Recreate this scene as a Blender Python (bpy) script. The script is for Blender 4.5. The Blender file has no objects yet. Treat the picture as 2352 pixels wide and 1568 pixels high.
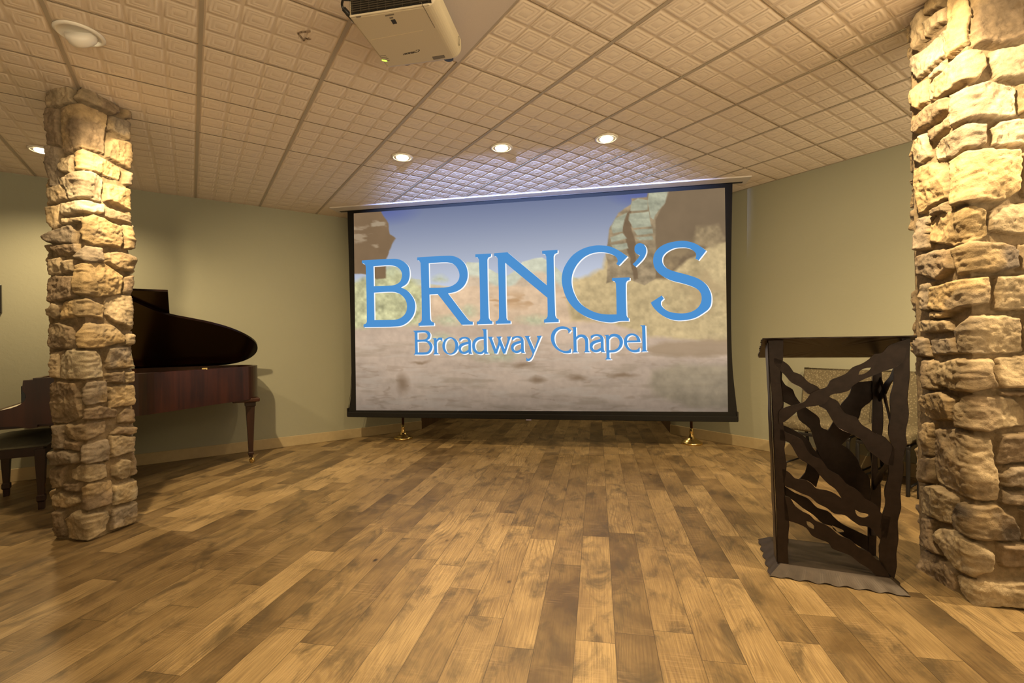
import bpy, math, random
import numpy as np
from mathutils import Vector, Matrix
from mathutils.geometry import tessellate_polygon

# ------------------------------------------------------------------ frame, camera, light level
IW, IH = 2352, 1568
FPX = 1068.0
CAMZ = 1.18
CEIL = CAMZ + 2.637 * 0.6096
S2 = math.sqrt(.5)


def rot(yaw, pitch, roll):
    cy, sy = math.cos(yaw), math.sin(yaw)
    f = np.array([sy, cy, 0.]); r = np.array([cy, -sy, 0.]); u = np.array([0, 0, 1.])
    cp, sp = math.cos(pitch), math.sin(pitch)
    f2 = f * cp + u * sp; u2 = -f * sp + u * cp
    cr, sr = math.cos(roll), math.sin(roll)
    return r * cr + u2 * sr, -r * sr + u2 * cr, f2


RT, UP, FW = rot(math.radians(-10.36), math.radians(.11), math.radians(-.974))
CAM = np.array([0, 0, CAMZ])

scene = bpy.context.scene
col = scene.collection
cam_data = bpy.data.cameras.new('camera')
cam_data.sensor_width = 36.0
cam_data.lens = 36.0 * FPX / IW
cam_data.clip_start = .05
cam = bpy.data.objects.new('camera', cam_data)
m = Matrix.Identity(4)
for i in range(3):
    m[i][0] = RT[i]; m[i][1] = UP[i]; m[i][2] = -FW[i]; m[i][3] = CAM[i]
cam.matrix_world = m
col.objects.link(cam)
scene.camera = cam

vs = scene.view_settings
vs.view_transform = 'Standard'
vs.look = 'None'
vs.gamma = 1.0
vs.use_curve_mapping = False
vs.exposure = 0.0

world = bpy.data.worlds.new('world')
scene.world = world
world.use_nodes = True
# added warm fill for ceiling and walls: strong below the horizon, weak above
wt = world.node_tree; bg = wt.nodes['Background']
wc = wt.nodes.new('ShaderNodeTexCoord'); wsp = wt.nodes.new('ShaderNodeSeparateXYZ'); wr = wt.nodes.new('ShaderNodeMapRange')
wt.links.new(wc.outputs['Generated'], wsp.inputs[0]); wt.links.new(wsp.outputs['Z'], wr.inputs[0])
wr.inputs[1].default_value = -.32; wr.inputs[2].default_value = -.03; wr.inputs[3].default_value = 7.2; wr.inputs[4].default_value = .28
wt.links.new(wr.outputs[0], bg.inputs[1])
bg.inputs[0].default_value = (1.0, .78, .48, 1)

WARM = (1.0, .73, .39)
# ceiling lamps: x, y, kind, spot watts, spot angle (deg), aim
LAMPS = [
    # x, y, kind, watts, cone, blend, aim, label
    (-1.617, 3.758, 'down', 75, 135, .9, None, 'recessed ceiling downlight with glowing bulb, leftmost of the three in front of the screen'),
    (-.746, 3.755, 'down', 60, 135, .9, None, 'recessed ceiling downlight with glowing bulb, middle of the three in front of the screen'),
    (.101, 3.766, 'down', 75, 135, .9, None, 'recessed ceiling downlight with glowing bulb, nearest the right end of the screen'),
    (-4.347, 2.994, 'down', 170, 150, .9, None, 'recessed ceiling downlight shining out from behind the left stone column'),
    (-2.562, 1.933, 'eye', 300, 84, 1., (-3.12, 3.80, 1.30), 'swivelled eyeball ceiling lamp aimed at the left stone column'),
    (1.03, 1.90, 'eye', 310, 96, 1., (1.70, 3.45, 1.40), 'swivelled eyeball ceiling lamp aimed at the right stone column'),
    (-.40, 6.75, 'down', 85, 130, .9, None, 'added unseen downlight in the alcove behind the screen, brightening its floor'),  # added to brighten the floor strip visible under the screen
    (-.35, 1.95, 'down', 270, 88, .9, None, 'recessed ceiling downlight just above the camera view'),
    (2.83, 1.93, 'down', 360, 155, .5, None, 'recessed ceiling downlight to the right of the right stone column'),
    (1.03, -.1, 'down', 70, 140, .9, None, 'added unseen fill downlight behind and right of the camera'),  # unseen lamp, added for ambient fill
]


# ------------------------------------------------------------------ geometry helpers
def ray(x, y):
    return FW + RT * ((x - IW / 2) / FPX) + UP * ((IH / 2 - y) / FPX)


def at_z(x, y, z=0.):
    d = ray(x, y); return CAM + d * ((z - CAMZ) / d[2])


def on_plane(x, y, p, n):
    d = ray(x, y); n = np.asarray(n, float)
    return CAM + d * (np.dot(np.asarray(p, float) - CAM, n) / np.dot(d, n))


def pix(P):
    d = np.asarray(P, float) - CAM
    z = d @ FW
    return IW / 2 + FPX * (d @ RT) / z, IH / 2 - FPX * (d @ UP) / z


def uv(u, v, z=0.):
    return np.array([(u - v) * S2, (u + v) * S2, z])


NU = np.array([S2, S2, 0]); NV = np.array([-S2, S2, 0])


def smooth_poly(pts, thr=38, n=4, closed=True):
    """Catmull-Rom through pts, keeping sharp corners."""
    P = [np.array(p, float) for p in pts]; N = len(P); out = []
    def corner(i):
        if not closed and (i == 0 or i == N - 1): return True
        a = P[i] - P[i - 1]; b = P[(i + 1) % N] - P[i]
        la, lb = np.linalg.norm(a), np.linalg.norm(b)
        if la < 1e-9 or lb < 1e-9: return True
        c = np.dot(a, b) / (la * lb)
        return math.degrees(math.acos(max(-1, min(1, c)))) > thr
    C = [corner(i) for i in range(N)]
    for i in range(N if closed else N - 1):
        p1, p2 = P[i], P[(i + 1) % N]
        p0 = P[i - 1]; p3 = P[(i + 2) % N]
        L = np.linalg.norm(p2 - p1)
        def tang(a, b, c):
            t = c - a; l = np.linalg.norm(t)
            return t / l * L if l > 1e-9 else b * 0
        t1 = (p2 - p1) if C[i] else tang(p0, p1, p2)
        t2 = (p2 - p1) if C[(i + 1) % N] else tang(p1, p2, p3)
        k = 1 if (C[i] and C[(i + 1) % N]) else n
        for q in range(k):
            t = q / k
            h00 = 2 * t**3 - 3 * t**2 + 1; h10 = t**3 - 2 * t**2 + t
            h01 = -2 * t**3 + 3 * t**2; h11 = t**3 - t**2
            out.append(h00 * p1 + h10 * t1 + h01 * p2 + h11 * t2)
    if not closed: out.append(P[-1])
    return out


class MB:
    def __init__(self):
        self.v = []; self.f = []

    def add(self, verts, faces):
        o = len(self.v)
        self.v += [tuple(float(c) for c in p) for p in verts]
        self.f += [tuple(i + o for i in f) for f in faces]
        return self

    def box(self, x0, x1, y0, y1, z0, z1):
        return self.prism([(x0, y0), (x1, y0), (x1, y1), (x0, y1)], z0, z1)

    def prism(self, pts, z0, z1):
        n = len(pts)
        area = sum(pts[i][0] * pts[(i + 1) % n][1] - pts[(i + 1) % n][0] * pts[i][1] for i in range(n))
        if area < 0: pts = pts[::-1]
        v = [(p[0], p[1], z0) for p in pts] + [(p[0], p[1], z1) for p in pts]
        f = [tuple(range(n - 1, -1, -1)), tuple(range(n, 2 * n))]
        f += [(i, (i + 1) % n, n + (i + 1) % n, n + i) for i in range(n)]
        return self.add(v, f)

    def slab(self, loops, fn, vec):
        """flat outline with holes (2-D loops mapped to 3-D by fn) given the thickness vec"""
        L = [[Vector(tuple(float(c) for c in fn(p))) for p in lp] for lp in loops]
        vec = Vector(tuple(float(c) for c in vec))
        flat = [p for lp in L for p in lp]
        # tessellate in 2-D for safety
        L2 = [[Vector((float(p[0]), float(p[1]), 0)) for p in lp] for lp in loops]
        tri = tessellate_polygon(L2)
        n = len(flat)
        vv = [p for p in flat] + [p + vec for p in flat]
        ff = []
        nv = Vector((0, 0, 0))
        for t in tri:
            a, b, c = flat[t[0]], flat[t[1]], flat[t[2]]
            nn = (b - a).cross(c - a)
            t2 = t if nn.dot(vec) < 0 else (t[0], t[2], t[1])
            ff.append(tuple(t2)); ff.append((t2[0] + n, t2[2] + n, t2[1] + n))
        o = 0
        for lp in L:
            k = len(lp)
            for i in range(k):
                j = (i + 1) % k
                ff.append((o + i, o + j, n + o + j, n + o + i))
            o += k
        return self.add(vv, ff)

    def flat(self, loops, fn):
        L = [[Vector(tuple(float(c) for c in fn(p))) for p in lp] for lp in loops]
        flat = [p for lp in L for p in lp]
        L2 = [[Vector((float(p[0]), float(p[1]), 0)) for p in lp] for lp in loops]
        return self.add(flat, [tuple(t) for t in tessellate_polygon(L2)])

    def tube(self, pts, r, seg=10, cap=True, closed=False):
        P = [Vector(tuple(float(c) for c in p)) for p in pts]; n = len(P)
        R = r if isinstance(r, (list, tuple)) else [r] * n
        vv = []; prev = None
        for i in range(n):
            if closed: t = P[(i + 1) % n] - P[i - 1]
            else: t = P[min(i + 1, n - 1)] - P[max(i - 1, 0)]
            t.normalize()
            if prev is None:
                a = Vector((0, 0, 1)) if abs(t.z) < .9 else Vector((1, 0, 0))
                x = t.cross(a).normalized()
            else:
                x = (prev - t * prev.dot(t)).normalized()
            prev = x; y = t.cross(x)
            for k in range(seg):
                a = 2 * math.pi * k / seg
                vv.append(P[i] + (x * math.cos(a) + y * math.sin(a)) * R[i])
        ff = []
        for i in range(n if closed else n - 1):
            j = (i + 1) % n
            for k in range(seg):
                k2 = (k + 1) % seg
                ff.append((i * seg + k, i * seg + k2, j * seg + k2, j * seg + k))
        if cap and not closed:
            ff.append(tuple(range(seg - 1, -1, -1))); ff.append(tuple((n - 1) * seg + k for k in range(seg)))
        return self.add(vv, ff)

    def lathe(self, prof, seg=32, c=(0, 0, 0), M=None):
        vv = []; n = len(prof)
        for (r, z) in prof:
            for k in range(seg):
                a = 2 * math.pi * k / seg
                p = Vector((r * math.cos(a), r * math.sin(a), z))
                if M is not None: p = M @ p
                vv.append(p + Vector(c))
        ff = []
        for i in range(n - 1):
            for k in range(seg):
                k2 = (k + 1) % seg
                ff.append((i * seg + k, i * seg + k2, (i + 1) * seg + k2, (i + 1) * seg + k))
        ff.append(tuple(range(seg - 1, -1, -1))); ff.append(tuple((n - 1) * seg + k for k in range(seg)))
        return self.add(vv, ff)

    def loft(self, rings, cap=True, closed=True):
        n = len(rings[0]); vv = [p for r in rings for p in r]; ff = []
        for i in range(len(rings) - 1):
            for k in range(n if closed else n - 1):
                k2 = (k + 1) % n
                ff.append((i * n + k, i * n + k2, (i + 1) * n + k2, (i + 1) * n + k))
        if cap:
            ff.append(tuple(range(n - 1, -1, -1))); ff.append(tuple((len(rings) - 1) * n + k for k in range(n)))
        return self.add(vv, ff)

    def build(self, name, mat, parent=None, smooth=False, bevel=0, seg=2, origin=None):
        me = bpy.data.meshes.new(name)
        v = self.v
        if parent is not None:
            o0 = parent_origin(parent)
            v = [(p[0] - o0[0], p[1] - o0[1], p[2] - o0[2]) for p in v]
        elif origin is not None:
            v = [(p[0] - origin[0], p[1] - origin[1], p[2] - origin[2]) for p in v]
        me.from_pydata(v, [], self.f); me.update()
        if smooth: me.shade_smooth()
        if mat: me.materials.append(mat)
        ob = bpy.data.objects.new(name, me); col.objects.link(ob)
        if parent is not None: ob.parent = parent
        elif origin is not None: ob.location = origin
        if bevel:
            b = ob.modifiers.new('bevel', 'BEVEL'); b.width = bevel; b.segments = seg; b.limit_method = 'ANGLE'
            b.angle_limit = math.radians(35)
        return ob


def parent_origin(o):
    p = Vector(o.location); q = o.parent
    while q: p += q.location; q = q.parent
    return p


def tag(o, label=None, cat=None, group=None, kind=None):
    if label: o['label'] = label
    if cat: o['category'] = cat
    if group: o['group'] = group
    if kind: o['kind'] = kind
    return o


def empty(name, loc, label=None, cat=None, group=None):
    o = bpy.data.objects.new(name, None); o.empty_display_size = .1
    o.location = tuple(float(c) for c in loc); col.objects.link(o)
    return tag(o, label, cat, group)


def grid_mesh(name, V, Q, mat, smooth=False, colors=None, loc=(0, 0, 0)):
    me = bpy.data.meshes.new(name)
    V = np.ascontiguousarray(V, np.float32); Q = np.ascontiguousarray(Q, np.int32)
    me.vertices.add(len(V)); me.vertices.foreach_set('co', V.ravel())
    me.loops.add(Q.size); me.loops.foreach_set('vertex_index', Q.ravel())
    me.polygons.add(len(Q)); me.polygons.foreach_set('loop_start', np.arange(0, Q.size, 4, dtype=np.int32))
    try: me.polygons.foreach_set('loop_total', np.full(len(Q), 4, np.int32))
    except Exception: pass
    me.update(calc_edges=True); me.validate()
    if colors is not None:
        a = me.color_attributes.new('tint', 'FLOAT_COLOR', 'POINT')
        a.data.foreach_set('color', np.ascontiguousarray(colors, np.float32).ravel())
    if smooth: me.shade_smooth()
    me.materials.append(mat)
    ob = bpy.data.objects.new(name, me); ob.location = loc; col.objects.link(ob)
    return ob


# numpy noise -------------------------------------------------------------
def vnoise(x, y, seed=0):
    xi = np.floor(x).astype(np.int64); yi = np.floor(y).astype(np.int64)
    xf = x - xi; yf = y - yi
    xf = xf * xf * (3 - 2 * xf); yf = yf * yf * (3 - 2 * yf)
    def h(a, b):
        n = (a * 374761393 + b * 668265263 + seed * 1442695041) & 0x7fffffff
        n = ((n ^ (n >> 13)) * 1274126177) & 0x7fffffff
        return ((n ^ (n >> 16)) & 0xffff) / 65535.0
    return (h(xi, yi) * (1 - xf) + h(xi + 1, yi) * xf) * (1 - yf) + (h(xi, yi + 1) * (1 - xf) + h(xi + 1, yi + 1) * xf) * yf


def fbm(x, y, oct=4, seed=0):
    a = .5; s = 0; n = 0
    for o in range(oct):
        s = s + a * vnoise(x * 2**o + 17.3 * o, y * 2**o + 5.1 * o, seed + o); n += a; a *= .5
    return s / n - .5


def lin(c):
    c = np.asarray(c, float) / 255.
    return np.where(c <= .04045, c / 12.92, ((c + .055) / 1.055)**2.4)


# ------------------------------------------------------------------ materials
class NT:
    def __init__(self, name):
        self.mat = bpy.data.materials.new(name); self.mat.use_nodes = True
        self.t = self.mat.node_tree; self.n = self.t.nodes; self.b = self.n['Principled BSDF']

    def node(self, typ, **kw):
        o = self.n.new(typ)
        for k, v in kw.items():
            if k.startswith('i_'): continue
            setattr(o, k, v)
        return o

    def set(self, sock, v):
        if hasattr(v, 'links') or isinstance(v, bpy.types.NodeSocket): self.t.links.new(v, sock)
        else: sock.default_value = v

    def math(self, op, a, b=0., c=None, clamp=False):
        o = self.n.new('ShaderNodeMath'); o.operation = op; o.use_clamp = clamp
        self.set(o.inputs[0], a); self.set(o.inputs[1], b)
        if c is not None: self.set(o.inputs[2], c)
        return o.outputs[0]

    def mix(self, f, a, b, blend='MIX'):
        o = self.n.new('ShaderNodeMix'); o.data_type = 'RGBA'; o.blend_type = blend
        self.set(o.inputs[0], f)
        self.set(o.inputs[6], a if not isinstance(a, tuple) or len(a) == 4 else a + (1,))
        self.set(o.inputs[7], b if not isinstance(b, tuple) or len(b) == 4 else b + (1,))
        return o.outputs[2]

    def coord(self, kind='Object'):
        return self.n.new('ShaderNodeTexCoord').outputs[kind]

    def sep(self, v):
        o = self.n.new('ShaderNodeSeparateXYZ'); self.set(o.inputs[0], v); return o.outputs

    def comb(self, x, y, z):
        o = self.n.new('ShaderNodeCombineXYZ')
        for i, c in enumerate((x, y, z)): self.set(o.inputs[i], c)
        return o.outputs[0]

    def mapping(self, v, scale=(1, 1, 1), rot=(0, 0, 0), loc=(0, 0, 0)):
        o = self.n.new('ShaderNodeMapping'); self.set(o.inputs[0], v)
        o.inputs[1].default_value = loc; o.inputs[2].default_value = rot; o.inputs[3].default_value = scale
        return o.outputs[0]

    def noise(self, v, scale, detail=3, rough=.5, dist=0.):
        o = self.n.new('ShaderNodeTexNoise'); self.set(o.inputs['Vector'], v)
        o.inputs['Scale'].default_value = scale; o.inputs['Detail'].default_value = detail
        o.inputs['Roughness'].default_value = rough; o.inputs['Distortion'].default_value = dist
        return o.outputs['Fac']

    def ramp(self, f, stops):
        o = self.n.new('ShaderNodeValToRGB'); self.set(o.inputs[0], f)
        e = o.color_ramp.elements
        while len(e) > 1: e.remove(e[-1])
        e[0].position = stops[0][0]; e[0].color = tuple(stops[0][1]) + (1,)
        for p, c in stops[1:]:
            k = e.new(p); k.color = tuple(c) + (1,)
        return o.outputs[0]

    def fr(self, f, a, b, c=0., d=1.):
        o = self.n.new('ShaderNodeMapRange'); o.clamp = True
        self.set(o.inputs[0], f)
        for i, x in enumerate((a, b, c, d)): o.inputs[i + 1].default_value = x
        return o.outputs[0]

    def bump(self, h, strength=.3, dist=.01):
        o = self.n.new('ShaderNodeBump'); o.inputs['Strength'].default_value = strength
        o.inputs['Distance'].default_value = dist; self.set(o.inputs['Height'], h)
        self.t.links.new(o.outputs[0], self.b.inputs['Normal']); return o

    def out(self, colr=None, rough=.5, metal=0., spec=None, emit=None, es=0.):
        if colr is not None: self.set(self.b.inputs['Base Color'], colr if not isinstance(colr, tuple) or len(colr) == 4 else colr + (1,))
        self.set(self.b.inputs['Roughness'], rough); self.b.inputs['Metallic'].default_value = metal
        if spec is not None: self.b.inputs['Specular IOR Level'].default_value = spec
        if emit is not None:
            self.set(self.b.inputs['Emission Color'], emit if not isinstance(emit, tuple) or len(emit) == 4 else emit + (1,))
            self.b.inputs['Emission Strength'].default_value = es
        return self.mat


def plain(name, c, rough=.5, metal=0., spec=None, nscale=0, namt=.12, bump=0):
    t = NT(name)
    if nscale:
        f = t.noise(t.coord(), nscale, 4, .6)
        k = t.fr(f, .3, .7, 1 - namt, 1 + namt)
        cc = t.mix(1.0, tuple(c), t.comb(k, k, k), 'MULTIPLY')
        if bump: t.bump(f, bump, .004)
        return t.out(cc, rough, metal, spec)
    return t.out(tuple(c), rough, metal, spec)


def mat_floor():
    t = NT('wood_plank_floor')
    x, y, z = t.sep(t.coord('Object'))
    W = .1545
    xs = t.math('DIVIDE', t.math('SUBTRACT', x, .05), W)
    ix = t.math('FLOOR', xs); fx = t.math('SUBTRACT', xs, ix)
    wn = t.n.new('ShaderNodeTexWhiteNoise'); wn.noise_dimensions = '1D'; t.set(wn.inputs['W'], ix)
    L = 1.0
    ys = t.math('ADD', t.math('DIVIDE', y, L), t.math('MULTIPLY', wn.outputs[0], 7.0))
    iy = t.math('FLOOR', ys); fy = t.math('SUBTRACT', ys, iy)
    w2 = t.n.new('ShaderNodeTexWhiteNoise'); w2.noise_dimensions = '2D'; t.set(w2.inputs['Vector'], t.comb(ix, iy, 0))
    rnd = w2.outputs['Value']; rc = t.sep(w2.outputs['Color'])
    # local coordinates shifted per plank
    lx = t.math('ADD', x, t.math('MULTIPLY', rc[0], 31.0)); ly = t.math('ADD', y, t.math('MULTIPLY', rc[1], 57.0))
    v = t.comb(lx, ly, 0)
    big = t.noise(t.mapping(v, (3.0, 2.0, 1)), 1.6, 4, .62, .3)
    blot = t.noise(t.mapping(v, (5.5, 2.6, 1)), 1.3, 5, .65, .6)
    # cathedral grain: rings around a wandering axis
    wob = t.noise(t.mapping(v, (3.2, .62, 1)), 1.0, 2, .45)
    ring = t.math('ADD', t.math('MULTIPLY', wob, 24.0), t.math('MULTIPLY', fx, t.math('ADD', 3.0, t.math('MULTIPLY', rc[2], 12.))))
    rings = t.math('SINE', t.math('MULTIPLY', ring, 6.3))
    fine = t.noise(t.mapping(v, (210, 4.5, 1)), 1.0, 3, .62)
    saw = t.noise(t.mapping(v, (6, 150, 1)), 1.0, 2, .5)
    sawm = t.fr(t.noise(t.mapping(v, (3, 3, 1)), 1.2, 2), .52, .68)
    knot = t.n.new('ShaderNodeTexVoronoi'); knot.feature = 'F1'; t.set(knot.inputs['Vector'], t.mapping(v, (1.5, .95, 1)))
    knot.inputs['Scale'].default_value = 2.1
    kn = t.fr(knot.outputs['Distance'], .018, .05, 1., 0.)
    knr = t.fr(knot.outputs['Distance'], .03, .22, 1., 0.)
    base = t.ramp(t.math('ADD', t.math('MULTIPLY', rnd, .50), t.math('MULTIPLY', t.fr(big, .25, .75), .42)),
                  [(.10, (.085, .057, .027)), (.28, (.185, .129, .061)), (.50, (.290, .206, .098)), (.80, (.42, .308, .155))])
    c = t.mix(t.math('MULTIPLY', t.fr(rings, -.1, 1., 0., .36), t.fr(t.noise(t.mapping(v, (2.4, 1.1, 1)), 1.3, 2), .38, .62)), base, (.085, .050, .026))
    c = t.mix(t.fr(fine, .40, .66, 0., .50), c, (.10, .062, .032))
    c = t.mix(t.math('MULTIPLY', sawm, t.fr(saw, .50, .66, 0., .38)), c, (.43, .31, .18))
    c = t.mix(t.fr(blot, .50, .66, 0., .72), c, (.062, .046, .027))
    c = t.mix(t.math('MULTIPLY', knr, .30), c, (.09, .052, .027))
    c = t.mix(kn, c, (.018, .012, .008))
    ex = t.math('MINIMUM', fx, t.math('SUBTRACT', 1., fx)); ey = t.math('MINIMUM', fy, t.math('SUBTRACT', 1., fy))
    seam = t.math('MAXIMUM', t.fr(ex, .004, .013, 1, 0), t.fr(ey, .0006, .0019, 1, 0))
    c = t.mix(t.math('MULTIPLY', seam, .66), c, (.03, .02, .012))
    h = t.math('SUBTRACT', t.math('MULTIPLY', fine, .5), t.math('MULTIPLY', seam, 1.2))
    t.bump(h, .12, .003)
    return t.out(c, t.fr(big, .3, .7, .36, .5), 0, .45)


def mat_wall(name, c):
    t = NT(name)
    v = t.coord()
    a = t.noise(v, 1.1, 3, .5); b = t.noise(v, 22, 4, .6, .5); s = t.noise(v, 150, 2)
    cc = t.mix(1.0, tuple(c), t.mix(a, (.93, .93, .93), (1.05, 1.05, 1.05)), 'MULTIPLY')
    t.bump(t.math('ADD', t.fr(b, .45, .62), t.math('MULTIPLY', s, .25)), .09, .004)
    return t.out(cc, .82, 0, .25)


def mat_wood(name, ca, cb, rough=.25, sc=1., axis=0, spec=.5):
    t = NT(name)
    v = t.coord()
    scl = [22 * sc] * 3; scl[axis] = 1.6 * sc
    g = t.noise(t.mapping(v, tuple(scl)), 1.0, 5, .6, .8)
    h = t.noise(v, 2.2, 3)
    c = t.mix(t.fr(t.math('ADD', t.math('MULTIPLY', g, .7), t.math('MULTIPLY', h, .5)), .42, .78), tuple(ca), tuple(cb))
    return t.out(c, rough, 0, spec)


def mat_tint(name, rough=.9, detail=45):
    t = NT(name)
    a = t.n.new('ShaderNodeVertexColor'); a.layer_name = 'tint'
    v = t.coord()
    n1 = t.noise(v, 9, 5, .65); n2 = t.noise(v, detail, 5, .7)
    k = t.math('ADD', t.fr(n1, .3, .7, .68, 1.28), t.fr(n2, .3, .7, -.2, .2))
    c = t.mix(1.0, a.outputs[0], t.comb(k, k, k), 'MULTIPLY')
    c = t.mix(t.fr(t.noise(v, 5, 4, .6), .56, .72, 0, .22), c, (.40, .26, .11))
    t.bump(t.math('ADD', n2, t.math('MULTIPLY', t.noise(v, 160, 3), .5)), .55, .006)
    return t.out(c, rough, 0, .2)


M = {}
M['floor'] = mat_floor()
M['wall'] = mat_wall('sage_wall_paint', (.32, .325, .25))
M['backwall'] = mat_wall('tan_wall_paint', (.30, .27, .18))
M['base'] = plain('tan_baseboard_paint', (.42, .34, .20), .45, 0, .4, 20, .05)
M['ceil'] = plain('embossed_ceiling_tile', (.76, .665, .56), .62, 0, .35, 240, .05)
M['tbar'] = plain('ceiling_grid_bar', (.40, .345, .27), .5)
M['seam'] = plain('ceiling_seam', (.26, .21, .155), .7)
M['trim'] = plain('white_lamp_trim', (.75, .72, .66), .35)
M['stone'] = mat_tint('fieldstone_veneer')
M['screenblack'] = plain('black_screen_fabric', (.008, .0075, .007), .75, 0, .2, 120, .2)
M['case'] = plain('white_screen_case', (.62, .58, .55), .4)
M['jamb'] = mat_wood('dark_wood_panel', (.06, .035, .018), (.12, .07, .035), .5, .6, 2, .3)
M['brass'] = plain('polished_brass', (.92, .68, .28), .24, 1.0)
M['pole'] = mat_wood('dark_pole_wood', (.035, .012, .008), (.07, .025, .014), .3, 1, 2)
M['mahogany'] = mat_wood('mahogany_veneer', (.012, .003, .0015), (.05, .0125, .0045), .3, .55, 2, .5)
M['lid'] = mat_wood('dark_polished_lid', (.005, .0017, .0016), (.010, .0032, .003), .22, .5, 0, .3)
M['ebony'] = plain('black_piano_lacquer', (.006, .005, .005), .25)
M['ivory'] = plain('ivory_keys', (.75, .72, .62), .3)
M['iron'] = plain('gold_iron_plate', (.35, .22, .07), .35, .8)
M['cushion'] = plain('grey_green_bench_vinyl', (.16, .165, .13), .5, 0, .4, 40, .1)
M['benchwood'] = mat_wood('dark_bench_wood', (.012, .004, .003), (.03, .010, .006), .3, 1, 2)
M['bronze'] = plain('dark_bronze_steel', (.024, .016, .0135), .36, .55, .5, 30, .25, .15)
M['bronzebase'] = plain('worn_bronze_base', (.046, .035, .029), .5, .4, .5, 18, .25, .1)
M['black'] = plain('black_plastic', (.012, .011, .010), .45)
M['proj'] = plain('ivory_projector_shell', (.52, .46, .34), .42, 0, .4, 300, .06)
M['ink'] = plain('dark_printed_ink', (.02, .018, .016), .6)
M['greyink'] = plain('grey_printed_ink', (.16, .14, .11), .6)
M['plate'] = plain('smooth_ceiling_plate', (.56, .50, .46), .6, 0, .3, 200, .03)
M['tube'] = plain('dark_chair_tube', (.035, .034, .036), .28, .7)
t = NT('lamp_glow'); M['glow'] = t.out((1, .9, .7), .5, emit=(1.0, .80, .46), es=22.)
t = NT('lamp_lens'); M['lens'] = t.out((.6, .58, .5), .12, emit=(1.0, .82, .5), es=2.5)
t = NT('green_indicator'); M['led'] = t.out((.3, .9, .1), .4, emit=(.55, 1.0, .08), es=1.6)


def mat_fabric():
    t = NT('leaf_pattern_upholstery')
    v = t.coord()
    vo = t.n.new('ShaderNodeTexVoronoi'); vo.feature = 'F1'; t.set(vo.inputs['Vector'], t.mapping(v, (1, 1, 1), (.6, .5, .7)))
    vo.inputs['Scale'].default_value = 62
    f = t.fr(vo.outputs['Distance'], .26, .42, 1, 0)
    n = t.noise(v, 300, 2)
    c = t.mix(f, (.125, .105, .066), (.225, .195, .128))
    c = t.mix(t.fr(n, .3, .7, 0, .3), c, (.10, .085, .055))
    return t.out(c, .85, 0, .2)


M['fabric'] = mat_fabric()


# ------------------------------------------------------------------ the setting
def struct(o, kind='structure'):
    o['kind'] = kind; return o


VL, UR = 6.02, 4.94            # inner planes of the two walls
XJ0, XJ1 = -2.41, .89          # jambs of the alcove behind the screen
YL = VL / S2 + XJ0             # where the left wall stops
YR = UR / S2 - XJ1
UB, VB = -4.4, -2.7            # far walls behind the camera
struct(MB().prism([uv(UB - .3, VB - .3)[:2], uv(UR + 1.5, VB - .3)[:2], uv(UR + 1.5, VL + 1.5)[:2], uv(UB - .3, VL + 1.5)[:2]], -.12, 0).build('floor', M['floor']))


def wall_seg(a, b, n, th, z0, z1):
    """prism standing on segment a-b, thickened along n"""
    a = np.array(a[:2], float); b = np.array(b[:2], float); n = np.array(n[:2], float)
    return MB().prism([a, b, b + n * th, a + n * th], z0, z1)


ulend = (XJ0 + YL) * S2; vrend = (YR - XJ1) * S2
struct(wall_seg(uv(UB - .15, VL), uv(ulend, VL), NV, .15, 0, CEIL + .02).build('wall_left', M['wall']))
struct(wall_seg(uv(UR, VB - .15), uv(UR, vrend), NU, .15, 0, CEIL + .02).build('wall_right', M['wall']))
struct(wall_seg(uv(UB, VB), uv(UB, VL), -NU, .15, 0, CEIL + .02).build('wall_far_left', M['backwall']))
YB = 7.75
struct(MB().prism([(XJ0, YL), (XJ0, YB), (XJ0 - .12, YB), (XJ0 - .12, YL - .12 + .14)], 0, CEIL + .02).build('wall_alcove_left', M['jamb']))
struct(MB().prism([(XJ1, YR), (XJ1, YB), (XJ1 + .12, YB), (XJ1 + .12, YR + .02)], 0, CEIL + .02).build('wall_alcove_right', M['jamb']))
struct(MB().box(XJ0 - .12, XJ1 + .12, YB, YB + .12, 0, CEIL + .02).build('wall_alcove_back', M['wall']))
struct(wall_seg(uv(UB, VL), uv(ulend, VL), -NV, .014, 0, .118).build('baseboard_left', M['base'], bevel=.004))
struct(wall_seg(uv(UR, VB), uv(UR, vrend), -NU, .014, 0, .118).build('baseboard_right', M['base'], bevel=.004))


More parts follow.
